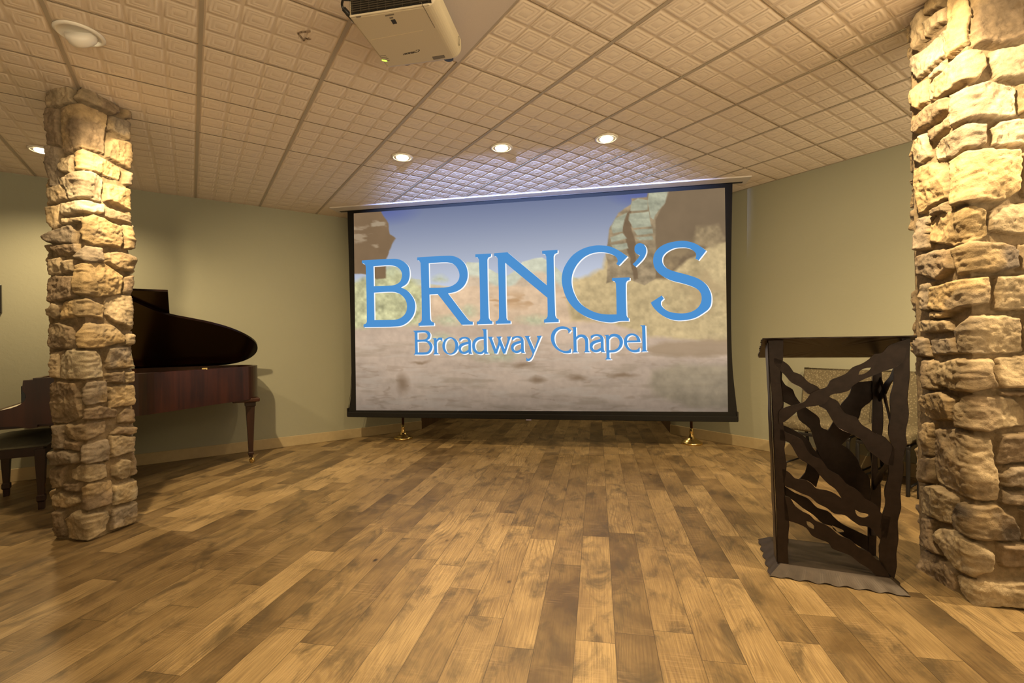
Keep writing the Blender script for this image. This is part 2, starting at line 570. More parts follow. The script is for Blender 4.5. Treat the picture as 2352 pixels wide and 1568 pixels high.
def build_ceiling():
    T = .6096; c = T / 4
    ring_d = [.004, .0085, .0115, .0215, .0245, .029, .032, .042, .045, .0495, .0525]
    ring_z = [.0024, .0024, .0004, .0004, .0013, .0013, .0004, .0004, .0013, .0013, .0004]
    def cell(x0, x1, y0, y1):
        vv = []; ff = []
        for d, z in zip(ring_d, ring_z):
            d2 = d * (min(x1 - x0, y1 - y0) / c)
            vv += [(x0 + d2, y0 + d2, z), (x1 - d2, y0 + d2, z), (x1 - d2, y1 - d2, z), (x0 + d2, y1 - d2, z)]
        n = len(ring_d)
        for i in range(n - 1):
            for k in range(4):
                k2 = (k + 1) % 4
                ff.append((i * 4 + k, (i + 1) * 4 + k, (i + 1) * 4 + k2, i * 4 + k2))
        ff.append(((n - 1) * 4, (n - 1) * 4 + 3, (n - 1) * 4 + 2, (n - 1) * 4 + 1))
        return vv, ff
    gx, gy = .012, .0035          # half widths of the runner bars and the cross seams
    V = []; F = []
    cx = (T - 2 * gx) / 4; cy = (T - 2 * gy) / 4
    for a in range(4):
        for b in range(4):
            vv, ff = cell(gx + a * cx, gx + (a + 1) * cx, gy + b * cy, gy + (b + 1) * cy)
            o = len(V); V += vv; F += [tuple(i + o for i in f) for f in ff]
    # backing between the cells, and the grid bar faces
    def quad(x0, x1, y0, y1, z):
        o = len(V); V.extend([(x0, y0, z), (x1, y0, z), (x1, y1, z), (x0, y1, z)]); F.append((o, o + 3, o + 2, o + 1))
    quad(0, T, 0, T, .0042)
    quad(0, gx - .002, 0, T, .0012); quad(T - gx + .002, T, 0, T, .0012)
    V = np.array(V); F = np.array(F)
    VV = []; FF = []; o = 0
    for i in range(-12, 10):
        for j in range(-15, 7):
            if (i, j) == (1, -1): continue
            u0 = (i + .103) * T; v0 = (j + 3.85) * T
            fancy = (i >= -5 and j >= -3)
            if u0 > UR + .3 or v0 > VL + .3 or u0 < UB - .7 or v0 < VB - .7: continue
            if fancy:
                P = V; Q = F
            else:
                P = np.array([(0, 0, 0), (T, 0, 0), (T, T, 0), (0, T, 0)], float); Q = np.array([(0, 3, 2, 1)])
            U = P[:, 0] + u0; W = P[:, 1] + v0
            VV.append(np.stack([(U - W) * S2, (U + W) * S2, CEIL + P[:, 2]], 1)); FF.append(Q + o); o += len(P)
    V = np.concatenate(VV); F = np.concatenate(FF)
    ob = grid_mesh('ceiling', V, F, M['ceil']); struct(ob)
    g = MB(); e = MB()
    for i in range(-6, 9):
        u = (i + .103) * T
        if u < UR: g.prism([uv(u - .0095, VB)[:2], uv(u + .0095, VB)[:2], uv(u + .0095, VL)[:2], uv(u - .0095, VL)[:2]], CEIL - .0005, CEIL + .003)
    for j in range(-9, 4):
        v = (j + 3.85) * T
        if v < VL: e.prism([uv(UB, v - .0017)[:2], uv(UR, v - .0017)[:2], uv(UR, v + .0017)[:2], uv(UB, v + .0017)[:2]], CEIL + .0012, CEIL + .004)
    struct(g.build('ceiling_grid', M['tbar'])); struct(e.build('ceiling_seams', M['seam']))
    # slab above, closes the room
    MBs = MB().prism([uv(UB - .3, VB - .3)[:2], uv(UR + 1.6, VB - .3)[:2], uv(UR + 1.6, VL + 1.6)[:2], uv(UB - .3, VL + 1.6)[:2]], CEIL + .03, CEIL + .1)
    struct(MBs.build('ceiling_slab', M['backwall']))
    # the flat plate that replaces one tile behind the projector
    u0 = 1.103 * T; v0 = 2.85 * T
    p = MB().prism([uv(u0 + .004, v0 + .004)[:2], uv(u0 + T - .004, v0 + .004)[:2], uv(u0 + T - .004, v0 + T - .004)[:2], uv(u0 + .004, v0 + T - .004)[:2]], CEIL - .004, CEIL + .004)
    ob = p.build('ceiling_plate', M['plate'], bevel=.001)
    tag(ob, 'flat smooth plate in the ceiling grid, above and to the right of the projector', 'panel')


build_ceiling()


# ------------------------------------------------------------------ ceiling lamps
def lamp(x, y, kind, watts, cone, blend, aim, label):
    group = 'recessed ceiling downlights' if kind == 'down' else 'swivelled eyeball ceiling lamps'
    root = empty('ceiling_lamp', (x, y, CEIL), label, 'ceiling lamp', group)
    z = CEIL
    R0 = .092 if kind == 'down' else .102
    MB().lathe([(R0 - .022, z - .001), (R0 - .020, z - .010), (R0 - .010, z - .011), (R0, z - .004), (R0, z - .0005)], 40, (x, y, 0)).build('trim_ring', M['trim'], root, True)
    if kind == 'down':
        MB().lathe([(.001, z - .004), (.035, z - .004), (R0 - .021, z - .008), (R0 - .021, z - .0015), (.001, z - .0015)], 32, (x, y, 0)).build('reflector', M['trim'], root, True)
        prof = [(.052 * math.cos(a), z - .008 - .017 * math.sin(a)) for a in np.linspace(0, math.pi / 2 - .02, 8)]
        MB().lathe([(.052, z - .006)] + prof, 28, (x, y, 0)).build('bulb', M['glow'], root, True)
        lz = z - .050; d = Vector((0, 0, -1))
    else:
        d = Vector((aim[0] - x, aim[1] - y, 0)).normalized() * .80 + Vector((0, 0, -.6))
        d.normalize()
        q = d.to_track_quat('Z', 'Y').to_matrix()
        c = Vector((x, y, z - .002))
        prof = [(.060, -.01), (.066, .012), (.063, .030), (.056, .042), (.050, .046), (.046, .040)]
        MB().lathe(prof, 32, c, q).build('eyeball_housing', M['trim'], root, True)
        MB().lathe([(.001, .036), (.046, .036), (.045, .043), (.001, .044)], 28, c, q).build('lens', M['lens'], root, True)
        lz = z - .062
        x2, y2 = x + d.x * .075, y + d.y * .075
        d = (Vector(aim) - Vector((x2, y2, lz))).normalized()
        x, y = x2, y2
    L = bpy.data.lights.new('lamp_light', 'SPOT'); L.energy = watts; L.color = WARM
    L.spot_size = math.radians(cone); L.spot_blend = blend; L.shadow_soft_size = .035
    lo = bpy.data.objects.new('lamp_light', L); col.objects.link(lo)
    lo.rotation_euler = d.to_track_quat('-Z', 'Y').to_euler()
    lo.parent = root; lo.location = (x - root.location.x, y - root.location.y, lz - root.location.z)
    if kind == 'eye':           # hot centre of the same lamp's beam
        L2 = L.copy(); L2.energy = 100 if root.location.x < 0 else 75; L2.spot_size = math.radians(80); L2.spot_blend = 1.
        l2 = bpy.data.objects.new('lamp_beam', L2); col.objects.link(l2)
        d2 = Vector((-3.22, 2.45, 1.25) if root.location.x < 0 else (1.80, 2.40, 1.55)) - Vector((x, y, lz))
        l2.rotation_euler = d2.to_track_quat('-Z', 'Y').to_euler(); l2.parent = root; l2.location = lo.location


for a in LAMPS: lamp(*a)

# ------------------------------------------------------------------ stone columns
IN = .024
PAL = {'t': (.37, .30, .20), 'o': (.40, .30, .165), 'l': (.47, .41, .30), 'b': (.225, .172, .118), 'g': (.25, .208, .16), 'd': (.12, .10, .085)}


def sdf(px, pz, poly):
    P = np.array(poly); n = len(P)
    d2 = np.full(px.shape, 1e9); inside = np.zeros(px.shape, bool)
    for i in range(n):
        a = P[i]; b = P[(i + 1) % n]; e = b - a
        wx = px - a[0]; wz = pz - a[1]
        t = np.clip((wx * e[0] + wz * e[1]) / (e @ e + 1e-12), 0, 1)
        d2 = np.minimum(d2, (wx - e[0] * t)**2 + (wz - e[1] * t)**2)
        c = ((a[1] <= pz) & (b[1] > pz)) | ((b[1] <= pz) & (a[1] > pz))
        if abs(e[1]) > 1e-9:
            xi = a[0] + (pz - a[1]) / e[1] * e[0]
            inside ^= c & (px < xi)
    d = np.sqrt(d2)
    return np.where(inside, d, -d)


def stone_column(path, LA, LB, corner, faceA, polys, label, seed, H, skip_to):
    """path: base outline corners, first two edges are the faces the photo shows."""
    rng = random.Random(seed); st = .0055
    P = 2 * (LA + LB)
    stones = []
    cx, cy = corner
    for it in polys:
        pts, tone = it
        q = []
        for (x, y) in pts:
            if faceA == 'front':
                a = on_plane(x, y, (cx, cy, 0), (0, 1, 0))
                if a[0] <= cx: q.append((a[0] - cx, a[2])); continue
                a = on_plane(x, y, (cx, cy, 0), (1, 0, 0)); q.append((a[1] - cy, a[2]))
            else:
                a = on_plane(x, y, (cx, cy, 0), (0, 1, 0))
                if a[0] >= cx: q.append((a[0] - cx, a[2])); continue
                a = on_plane(x, y, (cx, cy, 0), (1, 0, 0)); q.append((-(a[1] - cy), a[2]))
        q = [(math.copysign(max(abs(a) - IN, 0), a), b) for a, b in q]
        stones.append((q, tone))
    # rows of stones on the faces the photo does not show
    z = .01
    while z < H - .05:
        h = min(rng.uniform(.10, .2), H - z)
        s = skip_to
        while s < P - LA - .06:
            w = min(rng.uniform(.13, .27), P - LA - s)
            g = .010
            j = lambda: rng.uniform(-.012, .012)
            stones.append(([(s + g + j() * .5, z + g + j()), (s + w / 2, z + g * .6 + j() * .5), (s + w - g + j() * .5, z + g + j()), (s + w - g, z + h / 2), (s + w - g + j() * .5, z + h - g + j()), (s + w / 2, z + h - g * .6), (s + g + j() * .5, z + h - g + j())], None))
            s += w
        z += h
    ns = int(round(P / st)); nz = int(round(H / st))
    sv = -LA + np.arange(ns) * (P / ns); zv = np.linspace(0, H, nz + 1)
    Sg, Zg = np.meshgrid(sv, zv)
    wx = fbm(Sg * 14, Zg * 14, 3, seed) * .022 + fbm(Sg * 60, Zg * 60, 2, seed + 5) * .008
    wz = fbm(Sg * 14, Zg * 14, 3, seed + 9) * .022 + fbm(Sg * 60, Zg * 60, 2, seed + 6) * .008
    Hh = fbm(Sg * 40, Zg * 40, 3, seed + 2) * .006
    mort = np.array((.22, .168, .105))
    C = np.ones(Sg.shape + (4,)); C[..., :3] = mort * (1 + .35 * fbm(Sg * 50, Zg * 50, 3, seed + 8))[..., None]
    for k, (q, tone) in enumerate(stones):
        q = np.array(q)
        lo = q.min(0) - .03; hi = q.max(0) + .03
        i0, i1 = np.searchsorted(sv, [lo[0], hi[0]]); j0, j1 = np.searchsorted(zv, [lo[1], hi[1]])
        if i1 <= i0 or j1 <= j0: continue
        sl = (slice(j0, j1), slice(i0, i1))
        X = Sg[sl] + wx[sl]; Z = Zg[sl] + wz[sl]
        d = sdf(X, Z, q) + .002
        t = np.clip(d / .011, 0, 1)
        c0 = q.mean(0); size = max(.05, float((q.max(0) - q.min(0)).min()))
        hb = rng.uniform(.026, .042)
        tilt = (X - c0[0]) * rng.uniform(-.10, .10) + (Z - c0[1]) * rng.uniform(-.10, .16)
        f1 = fbm(X * 10 + k * 3.1, Z * 10 + k * 7.7, 3, seed + k) * .020
        an = rng.uniform(0, 3.14); fa = (X - c0[0]) * math.cos(an) + (Z - c0[1]) * math.sin(an) + fbm(X * 16, Z * 16, 3, seed + 400 + k) * .05
        f1 = f1 + np.minimum(fa * rng.uniform(.05, .22), -fa * rng.uniform(.05, .22)) + .008
        rg = (.5 - np.abs(fbm(X * 20 + k * 1.7, Z * 24 + k * 2.3, 4, seed + 31 + k)) * 2.4) * .010
        lay = np.abs(((Z * rng.uniform(9, 16) + fbm(X * 9, Z * 9, 2, seed + 77 + k) * 1.6) % 1) - .5) * .007 * rng.choice([0, 0, 0, .6])
        f2 = fbm(X * 75, Z * 75, 3, seed + 3) * .009
        prof = np.sqrt(np.clip(1 - (1 - t)**2, 0, 1))
        h = hb * prof + (tilt + f1 + rg - .006 + lay + f2) * t
        msk = d > 0
        Hh[sl] = np.where(msk, np.maximum(h, .004), Hh[sl])
        tn = tone or rng.choice('ttooolbgg')
        base = np.array(PAL[tn]) * rng.uniform(.86, 1.14)
        v1 = fbm(X * 9 + k, Z * 9, 3, seed + 60)
        cc = base[None, None] * (1 + .55 * v1[..., None])
        alt = np.array(PAL[rng.choice('tobg')])
        mixf = np.clip((fbm(X * 6 + k * 5, Z * 6, 3, seed + 90) + .02) * 4, 0, .7)[..., None]
        cc = cc * (1 - mixf) + alt * mixf
        ed = np.clip(d / .006, 0, 1)[..., None]
        cc = mort * (1 - ed) + cc * ed
        C[sl + (slice(0, 3),)] = np.where(msk[..., None], cc, C[sl + (slice(0, 3),)])
    # unfold back round the column
    ps = np.array(path, float); L = [LA, LB, LA, LB]
    cum = np.cumsum([0] + L) - LA
    base = np.zeros((ns, 2)); nor = np.zeros((ns, 2))
    dirs = []
    for k in range(4):
        e = ps[(k + 1) % 4] - ps[k]; e = e / np.linalg.norm(e); dirs.append((e, np.array([e[1], -e[0]])))
    for i, s in enumerate(sv):
        k = min(3, int(np.searchsorted(cum, s, 'right') - 1)); dd = s - cum[k]
        e, n = dirs[k]; base[i] = ps[k] + e * dd
        nn = n.copy(); r = .028
        if dd < r: nn = n * (.5 + .5 * dd / r) + dirs[k - 1][1] * (.5 - .5 * dd / r)
        if L[k] - dd < r:
            q2 = (L[k] - dd) / r; nn = n * (.5 + .5 * q2) + dirs[(k + 1) % 4][1] * (.5 - .5 * q2)
        if abs(nn @ nn) > 0: nn = nn / max(.72, np.linalg.norm(nn))
        nor[i] = nn
    X = base[None, :, 0] + nor[None, :, 0] * Hh; Y = base[None, :, 1] + nor[None, :, 1] * Hh
    V = np.stack([X, Y, Zg], 2).reshape(-1, 3)
    c0 = ps.mean(0); V = V - np.array([c0[0], c0[1], 0])
    jj, ii = np.meshgrid(np.arange(nz), np.arange(ns), indexing='ij'); i2 = (ii + 1) % ns
    Q = np.stack([jj * ns + ii, jj * ns + i2, (jj + 1) * ns + i2, (jj + 1) * ns + ii], 2).reshape(-1, 4)
    ob = grid_mesh('stone_column', V, Q, M['stone'], True, C.reshape(-1, 4), (c0[0], c0[1], 0))
    tag(ob, label, 'stone column', 'stone veneer columns')


def tr(lst, ox, oy, sc):
    return [([(ox + x / sc, oy + y / sc) for x, y in p], t) for p, t in lst]


SL1 = [
 ([(72,100),(190,60),(262,50),(262,165),(180,190),(75,195)],'b'),
 ([(272,150),(290,55),(370,38),(400,85),(575,190),(578,235),(540,255),(450,205),(360,155)],'b'),
 ([(612,185),(712,205),(714,295),(620,255)],'b'),
 ([(88,205),(170,205),(165,458),(82,455)],'b'),([(90,466),(165,470),(160,738),(90,738)],'g'),
 ([(185,205),(360,180),(480,250),(484,520),(365,485),(190,515)],'b'),
 ([(490,265),(530,255),(705,310),(712,400),(680,440),(545,365),(495,345)],'g'),
 ([(500,440),(545,415),(700,460),(698,600),(680,645),(500,540)],'b'),
 ([(172,560),(270,520),(265,650),(180,655)],'t'),
 ([(275,510),(350,490),(600,620),(600,695),(520,675),(360,640),(275,635)],'o'),
 ([(632,650),(660,640),(715,690),(715,760),(632,730)],'g'),
 ([(195,700),(230,665),(400,648),(475,690),(455,850),(240,838)],'l'),
 ([(90,750),(180,740),(230,780),(228,840),(180,850),(95,868)],'t'),
 ([(492,740),(520,725),(700,775),(700,925),(490,850)],'o'),
 ([(190,870),(240,850),(480,870),(484,940),(400,935),(190,950)],'l'),
 ([(80,890),(165,870),(168,1010),(120,1045),(85,1000)],'t'),
 ([(490,890),(560,910),(710,960),(705,1022),(495,955)],'t'),
 ([(190,970),(325,955),(320,990),(190,1020)],'t'),
 ([(300,1060),(330,970),(400,940),(600,1025),(610,1120),(580,1165),(400,1150),(305,1110)],'o'),
 ([(622,1020),(680,1020),(716,1090),(710,1200),(622,1170)],'o'),
 ([(75,1090),(110,1055),(250,1015),(265,1060),(255,1140),(110,1140)],'g'),
 ([(110,1150),(280,1145),(280,1200),(160,1230),(115,1200)],'b'),
 ([(285,1190),(340,1150),(465,1175),(468,1275),(340,1275),(255,1235)],'g'),
 ([(500,1215),(560,1200),(710,1225),(710,1310),(690,1350),(560,1310),(500,1270)],'d'),
 ([(92,1255),(175,1240),(175,1350),(100,1365)],'t'),([(182,1260),(260,1255),(255,1340),(185,1350)],'t'),
 ([(275,1300),(300,1280),(480,1285),(600,1360),(610,1440),(600,1490),(430,1515),(275,1500)],'o'),
 ([(625,1370),(690,1355),(710,1390),(705,1490),(625,1485)],'b'),
 ([(95,1385),(140,1360),(265,1375),(268,1520),(200,1545),(97,1545)],'b'),
]
SL2 = [
 ([(92,20),(130,-20),(170,10),(150,70),(125,95),(95,70)],'t'),
 ([(165,20),(200,-20),(360,-40),(455,0),(450,90),(330,70),(165,95)],'o'),
 ([(480,-40),(520,-65),(680,-60),(680,165),(640,165),(530,110),(470,60)],'t'),
 ([(95,120),(160,118),(240,145),(265,230),(250,285),(130,290),(97,270)],'b'),
 ([(275,200),(300,125),(430,125),(500,130),(590,200),(580,245),(430,285),(285,280)],'o'),
 ([(600,185),(668,180),(668,255),(600,260)],'t'),
 ([(110,305),(165,305),(165,480),(110,478)],'t'),
 ([(172,330),(230,290),(400,300),(440,370),(450,475),(175,482)],'l'),
 ([(485,290),(560,270),(665,280),(668,410),(490,418),(475,370)],'g'),
 ([(475,460),(585,430),(585,515),(490,515)],'b'),([(595,440),(680,428),(683,500),(600,508)],'t'),
 ([(95,520),(130,500),(270,505),(290,600),(290,740),(200,780),(115,770),(100,650)],'b'),
 ([(300,560),(350,500),(470,500),(475,640),(340,660),(305,630)],'g'),
 ([(490,540),(665,520),(668,655),(500,675)],'t'),
 ([(300,680),(440,665),(540,685),(540,735),(380,760),(300,755)],'b'),
 ([(560,720),(600,680),(695,680),(698,755),(660,775),(560,770)],'b'),
 ([(185,840),(210,780),(460,765),(468,840),(360,885),(220,880)],'t'),
 ([(122,785),(185,790),(188,945),(122,945)],'g'),
 ([(505,840),(560,800),(695,790),(695,845),(560,845),(505,850)],'b'),
 ([(500,860),(560,850),(710,870),(710,915),(640,965),(515,1000),(505,920)],'t'),
 ([(300,910),(480,880),(485,1020),(345,1045),(300,1020)],'g'),
 ([(100,960),(180,955),(275,970),(275,1040),(110,1050)],'g'),
 ([(195,890),(290,890),(290,955),(195,950)],'b'),
 ([(235,1080),(340,1045),(470,1045),(478,1130),(370,1165),(240,1140)],'t'),
 ([(520,1060),(560,1010),(610,1010),(610,1130),(560,1145),(525,1120)],'t'),
 ([(630,970),(680,965),(697,1030),(695,1110),(625,1125)],'b'),
 ([(110,1065),(185,1065),(180,1200),(110,1210)],'b'),([(195,1170),(280,1175),(280,1225),(195,1215)],'b'),
 ([(110,1250),(150,1230),(275,1260),(285,1300),(200,1335),(110,1320)],'t'),
 ([(295,1200),(330,1180),(510,1150),(500,1300),(370,1340),(300,1325)],'b'),
 ([(510,1190),(690,1135),(692,1270),(520,1315)],'l'),
 ([(500,1350),(698,1285),(700,1410),(500,1475)],'g'),
 ([(125,1350),(185,1355),(190,1515),(130,1510)],'b'),
 ([(195,1400),(270,1350),(475,1350),(485,1390),(460,1470),(380,1530),(210,1530)],'t'),
]
SR1 = [
 ([(100,110),(160,40),(165,200),(110,270)],'b'),([(160,0),(270,-30),(250,30),(170,75)],'t'),
 ([(172,110),(270,35),(270,100),(175,195)],'t'),([(290,-50),(415,-60),(410,215),(280,305),(275,200)],'o'),
 ([(424,-60),(670,-60),(672,190),(560,235),(424,230)],'b'),
 ([(97,310),(258,155),(262,280),(125,412),(100,360)],'l'),([(180,390),(265,310),(255,365),(185,410)],'l'),
 ([(180,440),(290,340),(420,255),(475,265),(485,340),(430,410),(330,430),(260,485),(185,515)],'t'),
 ([(500,320),(530,260),(680,230),(860,240),(860,400),(540,395)],'l'),
 ([(88,470),(150,415),(168,520),(120,560),(88,540)],'g'),([(98,600),(260,495),(270,560),(200,640),(100,685)],'b'),
 ([(297,490),(378,440),(500,413),(643,440),(638,590),(380,620),(300,658)],'l'),
 ([(660,430),(860,420),(860,590),(665,580)],'o'),
 ([(165,670),(285,605),(280,650),(200,730)],'b'),([(94,740),(160,685),(185,800),(130,842),(97,820)],'l'),
 ([(205,760),(250,710),(370,640),(490,632),(492,740),(380,760),(300,810),(215,825)],'t'),
 ([(520,650),(560,620),(690,600),(850,620),(850,730),(530,740)],'l'),
 ([(120,880),(180,845),(255,865),(262,950),(270,1020),(130,1095)],'o'),
 ([(283,830),(370,780),(520,765),(650,765),(665,900),(660,980),(560,1030),(380,1040),(300,1065)],'o'),
 ([(680,780),(860,770),(860,1020),(690,1000)],'t'),
 ([(195,1080),(280,1040),(275,1090),(200,1115)],'b'),([(130,1115),(185,1115),(188,1280),(130,1290)],'g'),
 ([(180,1150),(220,1110),(430,1055),(490,1075),(505,1210),(430,1235),(300,1260),(190,1250)],'o'),
 ([(505,1080),(560,1055),(690,1040),(850,1050),(850,1215),(520,1190)],'t'),
 ([(130,1310),(290,1275),(295,1380),(230,1430),(135,1420)],'b'),
 ([(312,1280),(400,1240),(560,1245),(650,1280),(650,1370),(560,1400),(330,1415)],'d'),
 ([(670,1260),(860,1250),(860,1390),(670,1390)],'b'),
 ([(148,1460),(195,1450),(190,1600),(148,1600)],'g'),
 ([(200,1470),(330,1440),(500,1430),(505,1560),(300,1600),(195,1590)],'o'),
 ([(535,1430),(690,1410),(860,1420),(860,1600),(540,1590)],'t'),
]
SR2 = [
 ([(190,38),(275,30),(270,62),(190,70)],'o'),([(130,80),(280,75),(290,130),(135,140)],'t'),
 ([(300,130),(360,65),(480,55),(560,50),(650,70),(655,230),(480,245),(320,240)],'t'),
 ([(670,50),(860,50),(860,230),(670,230)],'b'),
 ([(110,190),(135,160),(180,170),(182,260),(112,262)],'g'),([(190,175),(290,165),(310,240),(195,250)],'g'),
 ([(230,290),(330,268),(500,272),(495,340),(515,410),(420,435),(300,430),(225,400)],'t'),
 ([(525,270),(640,250),(860,260),(860,420),(540,420)],'t'),
 ([(145,275),(225,285),(220,420),(150,420)],'b'),([(130,450),(230,435),(315,480),(305,580),(190,575),(130,530)],'g'),
 ([(315,510),(360,450),(480,455),(620,480),(680,530),(680,600),(480,640),(315,610)],'t'),
 ([(540,440),(680,440),(680,465),(540,460)],'b'),([(700,440),(860,440),(860,630),(700,620)],'b'),
 ([(145,590),(190,590),(185,755),(140,755)],'g'),
 ([(205,615),(300,620),(500,670),(520,780),(540,880),(525,985),(330,950),(205,880)],'t'),
 ([(540,680),(560,650),(690,650),(860,660),(860,790),(535,790)],'b'),
 ([(550,850),(590,810),(690,805),(860,810),(860,910),(560,905)],'g'),
 ([(560,935),(690,930),(860,930),(860,1020),(560,1000)],'b'),
 ([(130,770),(195,770),(190,890),(135,890)],'b'),
 ([(140,905),(240,910),(315,970),(305,1100),(230,1085),(140,1040)],'t'),
 ([(315,1030),(345,985),(520,1000),(605,1070),(645,1150),(630,1185),(430,1180),(325,1130)],'d'),
 ([(660,1040),(860,1040),(860,1190),(660,1180)],'b'),
 ([(140,1060),(195,1075),(205,1180),(240,1250),(140,1210)],'b'),
 ([(205,1150),(230,1120),(310,1125),(400,1185),(510,1240),(505,1320),(440,1380),(310,1310),(220,1190)],'t'),
 ([(540,1200),(690,1200),(860,1210),(860,1320),(560,1310)],'b'),
 ([(130,1230),(200,1240),(300,1330),(305,1440),(200,1390),(130,1320)],'b'),
 ([(315,1345),(400,1385),(560,1395),(690,1390),(870,1400),(870,1530),(410,1512),(330,1440)],'t'),
]
IN = .024
x1, y0, wA, wB = -3.085, 2.33, .295, .315
stone_column([(x1 - wA + IN, y0 + IN), (x1 - IN, y0 + IN), (x1 - IN, y0 + wB - IN), (x1 - wA + IN, y0 + wB - IN)],
             wA - 2 * IN, wB - 2 * IN, (x1, y0), 'front', tr(SL1, 80, 180, 3.0154) + tr(SL2, 80, 700, 2.85),
             'slender square column of tan fieldstone in front of the grand piano', 11, CEIL, wB - 2 * IN)
x0, y0, wA, wB = 1.59, 2.34, .41, .44
stone_column([(x0 + IN, y0 + wA - IN), (x0 + IN, y0 + IN), (x0 + wB - IN, y0 + IN), (x0 + wB - IN, y0 + wA - IN)],
             wA - 2 * IN, wB - 2 * IN, (x0, y0), 'side', tr(SR1, 2050, 0, 2.238) + tr(SR2, 2050, 700, 2.179),
             'wide square column of tan fieldstone beside the metal lectern, cut by the right edge', 23, CEIL, .305)


# ------------------------------------------------------------------ projection screen
SY = 5.10
scr = empty('projection_screen', (-.756, SY, .32), 'large pull-down projection screen showing a desert canyon title slide', 'projection screen')
MB().box(-3.04, 1.535, 4.945, 5.16, CEIL - .012, CEIL + .003).build('ceiling_case', M['case'], scr, bevel=.003)
MB().box(-2.99, 1.49, SY - .02, SY + .02, CEIL - .0145, CEIL - .0118).build('slot', M['black'], scr)


def on_scr(dy=0.):
    return lambda p: on_plane(p[0], p[1], (0, SY - dy, 0), (0, 1, 0))


edgeL = [(798, 481), (799, 520), (802, 620), (805, 740), (807, 840), (807, 890), (804, 925), (799, 948)]
edgeR = [(1694, 958), (1691, 925), (1687, 890), (1683, 850), (1680, 780), (1679, 700), (1679.5, 600), (1681, 500), (1682.5, 417)]
outl = smooth_poly(edgeL, 60, 3, False) + smooth_poly(edgeR, 60, 3, False)
MB().slab([outl], on_scr(.001), (0, .004, 0)).build('black_masking_border', M['screenblack'], scr)
a = on_scr()((798, 951)); b = on_scr()((1697, 962))
zb = (a[2] + b[2]) / 2
mb = MB(); mb.box(-2.935, 1.405, SY - .022, SY + .022, zb - .030, zb + .028)
bar = mb.build('bottom_weight_bar', M['screenblack'], scr, bevel=.006)
MB().box(-2.937, -2.925, SY - .02, SY + .02, zb - .02, zb + .075).build('end_bracket', M['black'], bar)
MB().box(1.395, 1.407, SY - .02, SY + .02, zb - .02, zb + .075).build('end_bracket', M['black'], bar)
c = on_scr()((1215, 963))
MB().box(c[0] - .03, c[0] + .03, SY - .0235, SY - .0215, c[2] - .008, c[2] + .006).build('maker_label', plain('pale_label', (.22, .20, .30), .4), bar)
f = on_scr(-.004)
for pts in ([(1693, 951), (1686, 905), (1680.5, 850)], [(799, 945), (805, 905), (808, 850)]):
    MB().tube([f(p) for p in pts], .0022, 6).build('tension_cord', M['black'], scr)


